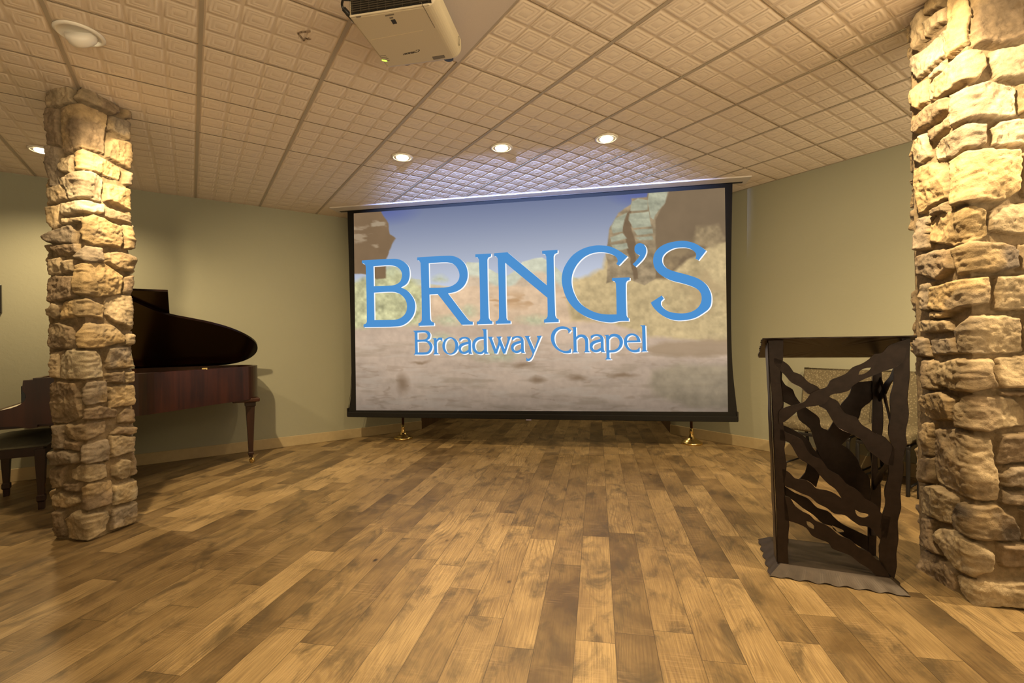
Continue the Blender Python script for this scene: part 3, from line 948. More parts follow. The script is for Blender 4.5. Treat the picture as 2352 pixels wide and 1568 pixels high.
def paint():
    """the slide on the screen: sky, cliffs, mesas and sand, as colours per point"""
    nx, nz = 470, 280
    c00 = on_scr(.002)((812.5, 490)); c10 = on_scr(.002)((1665, 431)); c11 = on_scr(.002)((1672, 945.5)); c01 = on_scr(.002)((818, 942))
    s_, t_ = np.meshgrid(np.linspace(0, 1, nx), np.linspace(0, 1, nz))
    # smooth quad on the screen plane (sides straight)
    P = (c00[None, None] * ((1 - s_) * (1 - t_))[..., None] + c10[None, None] * (s_ * (1 - t_))[..., None] + c11[None, None] * (s_ * t_)[..., None] + c01[None, None] * ((1 - s_) * t_)[..., None])
    d = P - CAM; z = d @ FW
    X = IW / 2 + FPX * (d @ RT) / z; Y = IH / 2 - FPX * (d @ UP) / z
    def n(sc, oc=4, sd=0, ax=1., ay=1.): return fbm(X / sc * ax, Y / sc * ay, oc, 200 + sd)
    wob = n(28, 5, 1) * 16
    XX = X + n(22, 5, 2) * 10; YY = Y + n(22, 5, 3) * 10
    img = np.zeros(X.shape + (3,))
    # sky
    ty = np.clip((Y - 430 - (1660 - X) * .066) / 200, 0, 1)[..., None]
    top = np.array((116, 125, 155)); mid = np.array((164, 171, 190)); low = np.array((208, 215, 231))
    img[:] = np.where(ty < .5, top + (mid - top) * ty * 2, mid + (low - mid) * (ty * 2 - 1))
    cor = np.clip(1 - np.hypot((X - 885) / 90, (Y - 480) / 40), 0, 1) + np.clip(1 - np.hypot((X - 1470) / 90, (Y - 440) / 40), 0, 1)
    img += cor[..., None] * (np.array((92, 102, 165)) - img) * .9
    def blend(mask, c, k=1.):
        nonlocal img
        c = np.asarray(c, float)
        m_ = (np.clip(mask, 0, 1) * k)[..., None]
        img = img * (1 - m_) + (c if c.ndim > 1 else c[None, None]) * m_
    def poly(pts, soft=1.2, warp=1.):
        return np.clip(sdf(X + (XX - X) * warp, Y + (YY - Y) * warp, pts) / soft + .5, 0, 1)
    def tex(c, amp, *ns):
        k = sum(ns)
        return np.asarray(c, float)[None, None] * (1 + amp * k[..., None])
    # far mesas
    hz = np.interp(X, [800, 930, 962, 990, 1040, 1060, 1072, 1100, 1140, 1165, 1185, 1200, 1228, 1245, 1262, 1290, 1310, 1330, 1380, 1400, 1700],
                   [648, 640, 640, 652, 658, 645, 600, 602, 625, 632, 618, 600, 592, 590, 600, 625, 632, 640, 636, 600, 560])
    far = np.clip((Y - hz - wob * .25) / 2, 0, 1)
    blend(far, tex((212, 212, 188), .22, n(26, 4, 4, .7, 2.2), n(9, 3, 5) * .6))
    blend(far * np.clip((Y - hz - 28) / 10, 0, 1), tex((221, 196, 166), .22, n(40, 4, 6, .5, 2.), n(8, 3, 7) * .5))
    # orange ledges
    led = np.clip((Y - 655 - wob * .6) / 6, 0, 1)
    blend(led, tex((219, 189, 156), .26, n(60, 5, 8, .5, 2.2), n(10, 3, 9) * .5))
    sh = np.clip((n(44, 4, 10, .6, 1.8) - .07) * 14, 0, 1) * np.clip(1 - np.abs(Y - 690) / 26, 0, 1)
    blend(sh * (X > 940) * (X < 1300), (192, 152, 110), .9)
    # sand
    sand = np.clip((Y - 735 - wob * .8) / 14, 0, 1)
    blend(sand, tex((205, 180, 156), .20, n(70, 5, 11, .6, 2.), n(9, 3, 12) * .5))
    # right hillside
    hill = poly([(1300, 652), (1335, 640), (1385, 615), (1398, 560), (1700, 520), (1700, 790), (1480, 770), (1400, 742), (1310, 735)], 10)
    blend(hill, tex((202, 178, 132), .28, n(40, 5, 13), n(9, 3, 14) * .8))
    # left scrub
    scr_ = poly([(800, 650), (870, 628), (905, 610), (950, 645), (985, 680), (960, 745), (800, 755)], 12)
    blend(scr_, tex((203, 199, 152), .34, n(22, 4, 15), n(8, 3, 16)))
    for (bx, by, rx, ry) in [(1030, 735, 42, 16), (1075, 715, 30, 18), (1010, 780, 40, 20), (1075, 800, 55, 22), (1140, 815, 70, 18), (1230, 735, 50, 14), (895, 620, 32, 26), (1010, 640, 24, 12)]:
        m_ = np.clip(1.1 - np.hypot((XX - bx) / rx, (YY - by) / ry), 0, 1)
        blend(m_ * (1 + n(7, 3, 17)), tex((196, 198, 160), .3, n(8, 3, 18)), .8)
    # dark towering cliff on the right
    blend(poly([(1535, 425), (1700, 420), (1700, 545), (1640, 560), (1575, 600), (1530, 640), (1500, 640), (1497, 500), (1510, 460)], 6),
          tex((130, 110, 85), .12, n(50, 4, 19)))
    blend(poly([(1488, 436), (1540, 432), (1525, 470), (1506, 505), (1506, 640), (1480, 655), (1440, 640), (1392, 650), (1396, 605), (1390, 580), (1396, 552), (1402, 520), (1420, 490), (1448, 468), (1450, 455), (1486, 452)], 2.5, .5),
          tex((160, 140, 110), .3, n(30, 4, 40, .5, 2.4), n(9, 3, 41)))
    blend(poly([(1436, 492), (1448, 478), (1452, 520), (1462, 560), (1460, 600), (1466, 640), (1456, 645), (1448, 600), (1440, 565), (1432, 530)], 3), (120, 98, 74), .85)
    for pts in ([(1412, 503), (1440, 488), (1432, 520), (1430, 532), (1408, 536), (1404, 520)], [(1450, 462), (1465, 455), (1488, 460), (1487, 482), (1447, 484)],
                [(1446, 490), (1490, 486), (1496, 520), (1455, 524), (1444, 505)], [(1456, 528), (1498, 525), (1500, 536), (1464, 540)], [(1402, 545), (1430, 536), (1440, 548), (1404, 556)],
                [(1460, 545), (1498, 542), (1502, 550), (1470, 552)], [(1404, 562), (1440, 558), (1444, 570), (1410, 576)], [(1490, 440), (1535, 436), (1528, 465), (1505, 495), (1502, 505), (1494, 500), (1488, 465)]):
        blend(poly(pts, 2, .35), tex((172, 172, 148), .3, n(26, 3, 20, .4, 2.5), n(6, 3, 21) * .6))
    blend(poly([(1600, 520), (1650, 515), (1665, 545), (1640, 570), (1590, 560)], 8), tex((165, 143, 108), .4, n(9, 3, 22)), .8)
    blend(np.clip((Y - 545) / 60, 0, 1) * (X > 1500) * np.clip((X - 1500) / 40, 0, 1) * np.clip((n(30, 4, 23) + .1) * 4, 0, 1) * (Y < 720), (188, 162, 120), .7)
    # dark cliff on the left
    blend(poly([(800, 480), (871, 478), (892, 512), (896, 538), (909, 548), (900, 562), (896, 572), (888, 595), (886, 640), (865, 642), (845, 632), (800, 626)], 2.5, .6),
          tex((133, 108, 80), .14, n(40, 4, 24)))
    st_ = np.clip((n(18, 4, 25, .5, 2.2) - .0) * 7, 0, 1)
    blend(poly([(848, 500), (885, 505), (893, 535), (903, 545), (870, 530), (850, 518)], 5) * st_, (176, 158, 132), .85)
    blend(poly([(812, 520), (845, 518), (872, 570), (868, 575), (840, 555), (812, 560)], 6) * st_, (172, 150, 122), .85)
    # foreground strata and darker pools
    fg = np.clip((Y - 800) / 60, 0, 1)
    cr = np.clip((np.abs(n(60, 4, 26, .45, 2.4)) - .02) * -40 + .6, 0, 1) * (n(40, 3, 27) > -.05)
    blend(fg * cr, (160, 134, 108), .38)
    blend(np.clip((Y - 760) / 40, 0, 1) * np.clip(n(26, 5, 51, .4, 2.2) * 5 - .1, 0, 1), (172, 150, 124), .5)
    blend(np.clip((Y - 760) / 40, 0, 1) * np.clip(n(20, 5, 52, .4, 2.4) * 5 - .2, 0, 1), (216, 196, 174), .45)
    blend(poly([(1470, 800), (1530, 785), (1680, 775), (1680, 815), (1560, 820), (1500, 815)], 10), (170, 144, 114), .8)
    blend(poly([(1500, 850), (1560, 835), (1680, 840), (1680, 940), (1590, 935), (1500, 905), (1490, 880)], 16), tex((176, 158, 128), .3, n(16, 4, 28)), .8)
    for (bx, by, rx, ry) in [(1325, 868, 26, 9), (1430, 862, 40, 6), (1235, 872, 22, 9), (925, 880, 16, 26), (1200, 838, 26, 7), (965, 831, 26, 4)]:
        m_ = np.clip(1.2 - np.hypot((XX - bx) / rx, (YY - by) / ry), 0, 1); blend(m_, (146, 118, 90), .75)
    # projector fall-off is painted into the slide colours (dim foot of the picture)
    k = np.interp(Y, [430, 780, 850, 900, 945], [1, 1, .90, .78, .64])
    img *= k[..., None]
    L = lin(np.clip(img, 0, 255)).reshape(-1, 3)
    C = np.concatenate([L, np.ones((len(L), 1))], 1)
    jj, ii = np.meshgrid(np.arange(nz - 1), np.arange(nx - 1), indexing='ij')
    Q = np.stack([jj * nx + ii, (jj + 1) * nx + ii, (jj + 1) * nx + ii + 1, jj * nx + ii + 1], 2).reshape(-1, 4)
    o = np.array(parent_origin(scr))
    t = NT('projected_slide'); va = t.n.new('ShaderNodeVertexColor'); va.layer_name = 'tint'
    m_ = t.out((.0, .0, .0), .9, 0, 0., emit=va.outputs[0], es=.97)
    ob = grid_mesh('picture_area', P.reshape(-1, 3) - o, Q, m_, False, C)
    ob.parent = scr
    return ob


pic = paint()
LB_ = [[(110,617),(160,613),(490,596),(560,605),(625,640),(670,690),(685,760),(680,830),(650,895),(580,942),(650,975),(710,1040),(745,1110),(752,1180),(735,1260),(690,1330),(620,1385),(540,1408),(132,1418),(130,1386),(158,1375),(170,1350),(157,690),(145,660),(110,648)],
  [(250,686),(430,675),(510,685),(560,715),(590,765),(590,820),(565,875),(510,908),(450,918),(255,926)],[(256,1003),(470,993),(550,1010),(610,1055),(645,1115),(652,1180),(640,1240),(600,1290),(550,1318),(490,1328),(262,1332)]]
LR_ = [[(774,580),(820,576),(1150,560),(1230,570),(1310,615),(1360,680),(1381,770),(1370,860),(1320,940),(1240,990),(1145,1012),(1380,1320),(1410,1345),(1442,1350),(1442,1386),(1308,1388),(1022,1020),(922,1025),(932,1320),(950,1350),(977,1362),(977,1397),(790,1402),(790,1370),(815,1357),(830,1325),(815,650),(800,620),(774,612)],
  [(914,650),(1120,639),(1200,655),(1250,700),(1280,770),(1275,840),(1235,895),(1150,935),(920,945)]]
LI_ = [[(1473,543),(1662,533),(1662,567),(1630,580),(1618,610),(1634,1300),(1650,1335),(1678,1347),(1678,1378),(1490,1384),(1490,1352),(1518,1342),(1530,1310),(1517,610),(1500,582),(1473,575)]]
LN_ = [[(1698,530),(1858,518),(2331,914),(2325,575),(2312,545),(2275,534),(2275,501),(2460,489),(2460,524),(2425,540),(2413,572),(2432,1270),(2445,1308),(2474,1323),(2474,1357),(2297,1363),(2297,1327),(2325,1315),(2340,1285),(2338,1064),(1832,645),(1846,1305),(1860,1335),(1896,1340),(1896,1373),(1716,1378),(1716,1347),(1745,1335),(1757,1300),(1742,600),(1725,572),(1698,562)]]
LG_ = [[(1053,830),(948,940),(917,920),(935,890),(925,850),(885,815),(810,788),(715,780),(620,795),(530,840),(455,915),(405,1000),(382,1090),(385,1180),(415,1280),(475,1380),(560,1450),(680,1505),(800,1525),(922,1525),(913,1160),(900,1130),(866,1120),(866,1088),(1078,1080),(1078,1112),(1045,1125),(1032,1160),(1040,1530),(1048,1555),(1068,1570),(1068,1604),(961,1605),(879,1621),(818,1621),(716,1605),(613,1575),(511,1529),(409,1452),(330,1350),(285,1240),(262,1120),(275,1010),(320,910),(400,810),(520,735),(650,700),(740,697),(840,710),(950,760)]]
LQ_ = [[(1115,922),(1165,870),(1203,815),(1165,800),(1138,765),(1138,710),(1165,680),(1205,670),(1250,685),(1275,730),(1275,790),(1240,860),(1148,955)]]
LS_ = [[(1997,760),(1905,877),(1866,855),(1878,825),(1868,785),(1820,745),(1760,725),(1700,722),(1620,730),(1540,765),(1485,815),(1468,865),(1480,925),(1530,975),(1620,1010),(1770,1050),(1900,1095),(1990,1160),(2040,1240),(2060,1330),(2040,1440),(1942,1523),(1840,1575),(1687,1598),(1574,1585),(1472,1539),(1390,1472),(1344,1411),(1333,1382),(1463,1298),(1488,1335),(1455,1370),(1455,1410),(1490,1455),(1560,1495),(1690,1513),(1800,1500),(1890,1450),(1935,1380),(1940,1300),(1910,1240),(1840,1195),(1720,1155),(1570,1115),(1450,1050),(1385,980),(1360,890),(1375,800),(1430,725),(1520,675),(1640,647),(1740,643),(1840,665),(1920,705)]]
ell = lambda cx, cy, rx, ry: [(cx + rx * math.cos(t), cy + ry * math.sin(t)) for t in np.linspace(0, 2 * math.pi, 20, endpoint=False)]
sa_ = [[(902,345),(900,290),(950,268),(1020,262),(1080,285),(1108,330),(1112,380),(1118,530),(1135,560),(1130,568),(1070,568),(1068,542),(1010,568),(960,568),(910,540),(885,485),(890,430),(930,385),(1000,360),(1062,345),(1050,315),(1010,295),(960,300),(930,325)],[(1065,390),(990,412),(945,440),(930,480),(945,515),(980,530),(1020,520),(1065,490)]]
SUB1 = [[[(70,150),(295,145),(350,165),(380,205),(382,250),(365,295),(325,322),(375,350),(410,395),(420,440),(405,500),(370,550),(310,578),(82,580),(82,572),(105,555),(97,190),(90,170),(70,160)],[(148,185),(280,182),(320,205),(332,245),(315,285),(275,308),(150,312)],[(150,352),(290,350),(340,380),(368,440),(355,500),(320,532),(280,540),(155,542)]],
 [[(420,287),(492,283),(490,310),(530,275),(595,275),(597,345),(585,345),(575,320),(545,312),(510,340),(498,370),(502,545),(530,565),(532,577),(430,578),(430,568),(452,550),(443,310),(420,297)]],
 [ell(740,425,145,158), ell(736,425,92,136)], sa_,
 [[(1312,120),(1390,118),(1400,530),(1430,555),(1425,565),(1350,567),(1348,540),(1300,572),(1240,572),(1180,540),(1140,480),(1132,410),(1150,340),(1200,285),(1260,262),(1340,258),(1335,150),(1312,130)],[(1340,300),(1270,308),(1220,335),(1190,380),(1185,430),(1200,490),(1235,525),(1280,535),(1320,515),(1345,485)]],
 [[(1412,260),(1505,258),(1500,270),(1490,290),(1562,485),(1605,350),(1590,290),(1565,258),(1660,252),(1655,268),(1642,295),(1717,480),(1772,300),(1755,258),(1840,250),(1830,265),(1730,562),(1690,562),(1632,410),(1580,562),(1535,562),(1440,300)]],
 [[(x+948,y-17) for x,y in lp] for lp in sa_],
 [[(2075,245),(2172,242),(2155,275),(2250,490),(2315,290),(2295,245),(2385,238),(2365,280),(2225,610),(2195,665),(2160,693),(2110,695),(2107,630),(2128,650),(2155,652),(2190,630),(2222,570),(2130,345),(2100,280)]]]
SUB2 = [[[(725,142),(682,192),(665,185),(672,160),(640,130),(580,118),(510,130),(455,175),(425,240),(420,310),(440,390),(490,460),(560,505),(630,515),(680,505),(705,470),(718,475),(718,545),(660,557),(590,552),(510,520),(440,470),(385,400),(358,320),(358,240),(385,165),(440,110),(510,78),(580,72),(650,90)]],
 [[(725,85),(808,80),(812,260),(860,225),(920,218),(980,240),(1018,290),(1028,350),(1032,510),(1058,530),(1055,540),(950,540),(950,530),(972,515),(972,350),(955,295),(910,265),(860,275),(815,315),(820,515),(845,535),(845,543),(740,545),(740,535),(765,515),(755,120),(745,98),(725,92)]],
 [[(1055+(x-885)*1.1,213+(y-262)*1.06) for x,y in lp] for lp in sa_],
 [[(1318,228),(1398,222),(1398,250),(1440,215),(1510,207),(1580,225),(1630,275),(1652,340),(1640,420),(1590,490),(1510,535),(1410,545),(1412,640),(1445,660),(1442,668),(1335,670),(1335,660),(1358,640),(1348,260),(1340,242),(1318,236)],[(1405,310),(1440,270),(1490,255),(1540,270),(1580,310),(1592,370),(1575,435),(1530,480),(1470,500),(1405,502)]],
 [[(1970,355),(1725,362),(1735,410),(1770,465),(1820,495),(1880,497),(1925,480),(1940,450),(1955,455),(1955,525),(1900,540),(1840,540),(1770,515),(1710,460),(1675,390),(1672,320),(1695,260),(1745,215),(1810,200),(1880,212),(1935,255),(1962,310)],[(1725,328),(1740,275),(1780,243),(1825,235),(1875,250),(1900,290),(1905,325)]],
 [[(1965,55),(2055,50),(2068,500),(2092,515),(2090,523),(1980,527),(1980,518),(2005,502),(1997,90),(1988,72),(1965,63)]]]
blue = NT('slide_blue').out((.0, .0, .0), .9, 0, 0., emit=tuple(lin((79, 145, 207))), es=1.0)
white = NT('slide_white').out((.0, .0, .0), .9, 0, 0., emit=tuple(lin((253, 253, 253))), es=1.0)


def letters(name, glyphs, dx, dy):
    for nm, mat, off, ddx, ddy in ((name + '_outline', white, .004, dx, dy), (name, blue, .0055, 0, 0)):
        mb = MB()
        for g, ox, oy, sc in glyphs:
            loops = [smooth_poly([(ox + x / sc + ddx, oy + y / sc + ddy) for x, y in lp], 40, 4) for lp in g]
            mb.flat(loops, on_scr(off))
        mb.build(nm, mat, pic)


Z3 = (810, 480, 5.227); Z4 = (1240, 430, 5.227)
letters('headline_lettering', [(LB_,) + Z3, (LR_,) + Z3, (LI_,) + Z3, (LN_,) + Z3, (LG_,) + Z4, (LQ_,) + Z4, (LS_,) + Z4], 2.6, 1.7)
letters('subtitle_lettering', [(g, 940, 740, 7.84) for g in SUB1] + [(g, 1220, 740, 7.84) for g in SUB2], 2.7, 1.9)

# ------------------------------------------------------------------ brass floor stands behind the screen
def stand(x, y, label):
    r = empty('flagpole_stand', (x, y, 0), label, 'stand', 'brass pole stands under the screen')
    prof = [(.115, 0), (.117, .012), (.112, .022), (.100, .028), (.092, .030), (.084, .040), (.066, .048), (.056, .056), (.040, .066), (.032, .080), (.027, .098), (.022, .112), (.021, .128), (.024, .132), (.024, .146), (.019, .150), (.019, .172), (.016, .176)]
    MB().lathe(prof, 36, (x, y, 0)).build('base', M['brass'], r, True)
    MB().lathe([(.0155, .176), (.0155, 2.25), (.013, 2.27)], 16, (x, y, 0)).build('pole', M['pole'], r, True)


p = at_z(924, 1008); stand(p[0], p[1] + .03, 'brass-footed pole stand under the left half of the screen')
p = at_z(1590, 1020); stand(p[0], p[1] + .03, 'brass-footed pole stand under the right half of the screen')

# ------------------------------------------------------------------ projector
def projector():
    X0, X1, Y0, Y1, Z0, Z1 = -1.036, -.672, 1.862, 2.245, 2.60, 2.705
    r = empty('projector', ((X0 + X1) / 2, (Y0 + Y1) / 2, Z0), 'ivory projector hanging upside down from the ceiling with a glowing green light', 'projector')
    rings = []
    n = 6
    def sect(y, ins):
        pts = []
        xr = X1 + .034
        pts += [(X0 + ins, Z1 - ins), (X0 + ins, Z0 + .018 + ins)]
        for a in np.linspace(math.pi, 1.5 * math.pi, 5): pts.append((X0 + .012 + ins + .012 * math.cos(a), Z0 + .012 + ins + .012 * math.sin(a)))
        for a in np.linspace(-math.pi / 2, 0, 9): pts.append((X1 - .016 + .05 * math.cos(a) - ins, Z0 + .05 + ins + .05 * math.sin(a)))
        pts += [(xr - ins, Z1 - .02), (xr - .02 - ins, Z1 - ins)]
        return [(x, y, z) for x, z in pts]
    rings = [sect(Y0, .006), sect(Y0 + .006, 0), sect(Y1 - .02, 0), sect(Y1 - .005, .004), sect(Y1, .014)]
    body = MB().loft(rings).build('shell', M['proj'], r, False, .002)
    # dark exhaust grille on the near end, a frame of slats
    MB().box(X0 + .012, X1 + .012, Y0 - .003, Y0 + .004, Z0 + .012, Z1 - .008).build('grille_recess', M['black'], r)
    gr = MB()
    for k in range(9):
        z = Z0 + .018 + k * .0095
        gr.box(X0 + .014, X1 + .010, Y0 - .009, Y0 - .002, z, z + .0036)
    for k in range(10):
        x = X0 + .02 + k * (X1 - X0 - .02) / 9
        gr.box(x - .0014, x + .0014, Y0 - .007, Y0 - .002, Z0 + .014, Z1 - .01)
    gr.build('grille', plain('dark_grille', (.05, .042, .03), .5), r)
    MB().box(X0 + .004, X1 + .004, Y0 - .006, Y0 + .002, Z0 + .001, Z0 + .009).build('grille_lip', plain('pale_lip', (.62, .56, .44), .4), r, bevel=.003)
    fz = lambda p: (at_z(p[0], p[1], Z0 - .0006))
    def sheet(pts, mat, nm, dz=.0006):
        MB().slab([pts], lambda q: at_z(q[0], q[1], Z0 - dz), (0, 0, .0012)).build(nm, mat, body)
    # panel seams on the underside
    sheet([(852, 91.5), (972, 69.3), (972, 70.3), (852, 92.7)], plain('seam_light', (.60, .52, .36), .5), 'panel_seam')
    sheet([(966.3, 5), (967.6, 5), (999.3, 63.5), (998.2, 64)], M['greyink'], 'panel_seam')
    sheet([(897, 46), (907, 44), (912.5, 54), (903, 56)], M['ink'], 'warning_mark')
    sheet([(894, 40.5), (902, 39), (904, 42), (895.5, 43.5)], M['greyink'], 'warning_mark')
    sheet([(884.5, 35), (904.5, 31.6), (905.4, 34.4), (885.3, 38)], M['greyink'], 'printed_line')
    sheet([(817, 38.5), (830, 36.8), (828, 40), (819, 41)], M['greyink'], 'printed_line')
    sheet([(992.5, 130.5), (1020, 126), (1023, 132.5), (996, 137.5)], M['greyink'], 'rating_label')
    for y0_ in (127.3, 131.3, 134.8, 138.8):
        k = (y0_ - 127) * .75
        sheet([(873 + k, y0_ + 1), (886 + k, y0_ - .9), (886.6 + k, y0_ + .1), (873.8 + k, y0_ + 2)], M['greyink'], 'printed_line')
    # the maker's word, upside down to the camera
    G = {'C': [[(9, 2.2), (7, .4), (4.6, 0), (1.6, 1.4), (0, 4.6), (0, 7), (1.4, 10), (4.6, 11.4), (7.4, 10.6), (9.2, 8), (9.2, 11), (8.8, 11.6)], ],}
    strokes = [
        [(8.6, 8.2), (7.2, 10.6), (4.8, 11), (2.2, 9.4), (1, 6), (2.0, 2.4), (4.6, .8), (7, 1.6), (8.6, 3.4)],
        [(11, 5.4), (12.6, 7), (14.4, 6.4), (14.8, 1)], [(14.6, 4.4), (12, 3.8), (10.8, 2.4), (11.6, .9), (13.4, 1.2), (14.8, 2.6)],
        [(17.4, 7), (17.4, .8)], [(17.4, 5.4), (19.4, 7), (21, 6), (21.2, .8)],
        [(25.6, 7), (23.8, 5.6), (23.6, 2.4), (25.6, .8), (27.4, 2.4), (27.6, 5.4), (25.6, 7)],
        [(30, 7), (30, .8)], [(30, 5.4), (32, 7), (33.6, 6), (33.8, .8)]]
    # baseline frame measured on the underside: word origin and axes
    o_ = at_z(965.5, 112.5, Z0); e_ = at_z(930, 119.6, Z0); h_ = at_z(963.0, 117.5, Z0)
    ax = (e_ - o_) / 34.0; ay = at_z(960.6, 118.2, Z0) - at_z(963.6, 112.2, Z0); ay = ay / np.linalg.norm(ay) * np.linalg.norm(ax) * 1.0
    mb = MB()
    for s_ in strokes:
        pts = smooth_poly(s_, 60, 3, False)
        for i in range(len(pts) - 1):
            a = np.array(pts[i]); b = np.array(pts[i + 1]); d = b - a; l = np.linalg.norm(d)
            if l < 1e-6: continue
            w = .95 if abs(d[1]) > abs(d[0]) else .5
            nn = np.array([-d[1], d[0]]) / l * w; ee = d / l * .25
            q = [a - nn - ee, b - nn + ee, b + nn + ee, a + nn - ee]
            F3 = lambda p: o_ + ax * p[0] + (-ay) * (p[1] - 11) + np.array([0, 0, -.0008])
            mb.add([F3(p) for p in q], [(0, 1, 2, 3)])
    mb.build('maker_lettering', M['ink'], body)
    c = at_z(883.5, 139.3, Z0)
    q = Matrix.Rotation(math.radians(28), 3, 'Z') @ Matrix.Diagonal((1.7, .8, 1))
    MB().lathe([(.001, -.001), (.0075, -.001), (.0085, .001)], 20, (c[0], c[1], Z0), q).build('indicator_light', M['led'], r)
    # adjustable foot at the far right, lens, oval button, power lead
    MB().lathe([(.024, -.010), (.026, -.006), (.026, .004)], 24, (X1 - .035, Y1 - .012, Z0 + .012)).build('foot', M['black'], r, True)
    lm = Matrix.Rotation(math.radians(-90), 3, 'X')
    MB().lathe([(.036, -.01), (.038, .016), (.030, .018), (.026, .006)], 28, (X0 + .1, Y1, Z0 + .052), lm).build('lens', M['black'], r, True)
    om = Matrix.Rotation(math.radians(90), 3, 'Y') @ Matrix.Diagonal((1, .7, 1))
    ring = [(X1 + .0345, Y1 - .058 + .011 * math.cos(a), Z0 + .055 + .022 * math.sin(a)) for a in np.linspace(0, 2 * math.pi, 18, endpoint=False)]
    MB().tube(ring, .0011, 6, closed=True).build('side_button', M['greyink'], r)
    lead = smooth_poly([(X0 + .01, Y0 - .004, Z1 - .03), (X0 - .02, Y0 - .014, Z1 - .032), (X0 - .034, Y0 + .004, Z0 + .062), (X0 - .026, Y0 + .02, Z0 + .04), (X0 - .012, Y0 + .05, Z0 + .03)], 70, 5, False)
    MB().tube(lead, .0052, 10).build('power_lead', M['black'], r, True)
    MB().tube([(X0 - .030, Y0 + .008, Z0 + .052), (X0 - .004, Y0 + .062, Z0 + .028)], .0105, 10).build('plug', M['black'], r, True)
    MB().box(X0 + .05, X0 + .15, Y1 - .006, Y1 + .068, Z0 + .0551, Z0 + .0571).build('added_beam_shield', M['black'], r)  # plate added to keep the beam off the nearer ceiling
    # the beam itself
    Lp = bpy.data.lights.new('beam', 'SPOT'); Lp.energy = 3000; Lp.color = (.32, .47, 1.0); Lp.spot_size = math.radians(74); Lp.spot_blend = .5; Lp.shadow_soft_size = .001
    lo = bpy.data.objects.new('beam', Lp); col.objects.link(lo); lo.parent = r
    w_ = Vector((X0 + .1, Y1 + .022, Z0 + .052)); lo.location = w_ - Vector(r.location)
    lo.rotation_euler = (Vector((-.75, 5.1, 2.65)) - w_).to_track_quat('-Z', 'Y').to_euler()
    # ceiling bracket
    mb = MB(); mb.box(-.93, -.78, 1.98, 2.13, Z1 - .004, Z1 + .01); mb.box(-.90, -.81, 2.01, 2.10, Z1 + .008, CEIL - .002)
    mb.build('ceiling_bracket', M['trim'], r, bevel=.003)


projector()


def stain():
    mb = MB(); o = CEIL - .0012
    for pts, w in (([(683.5, 77), (692, 74), (701, 73), (712.5, 72)], 2.2), ([(685, 78), (692, 86), (698, 93.5)], 2.0), ([(698, 93.5), (703, 88), (706, 90), (710, 88)], 1.6), ([(709, 91), (714, 90)], 1.2)):
        for a, b in zip(pts[:-1], pts[1:]):
            a = np.array(a, float); b = np.array(b, float); d = (b - a) / np.linalg.norm(b - a); nn = np.array([-d[1], d[0]]) * w; ee = d * .8
            mb.slab([[a - nn - ee, b - nn + ee, b + nn + ee, a + nn - ee]], lambda p: at_z(p[0], p[1], o), (0, 0, .0012))
    tag(mb.build('ceiling_smudge', plain('brown_smudge', (.36, .28, .20), .8)), 'brown angular smudge on a ceiling tile to the left of the projector', 'stain')


stain()


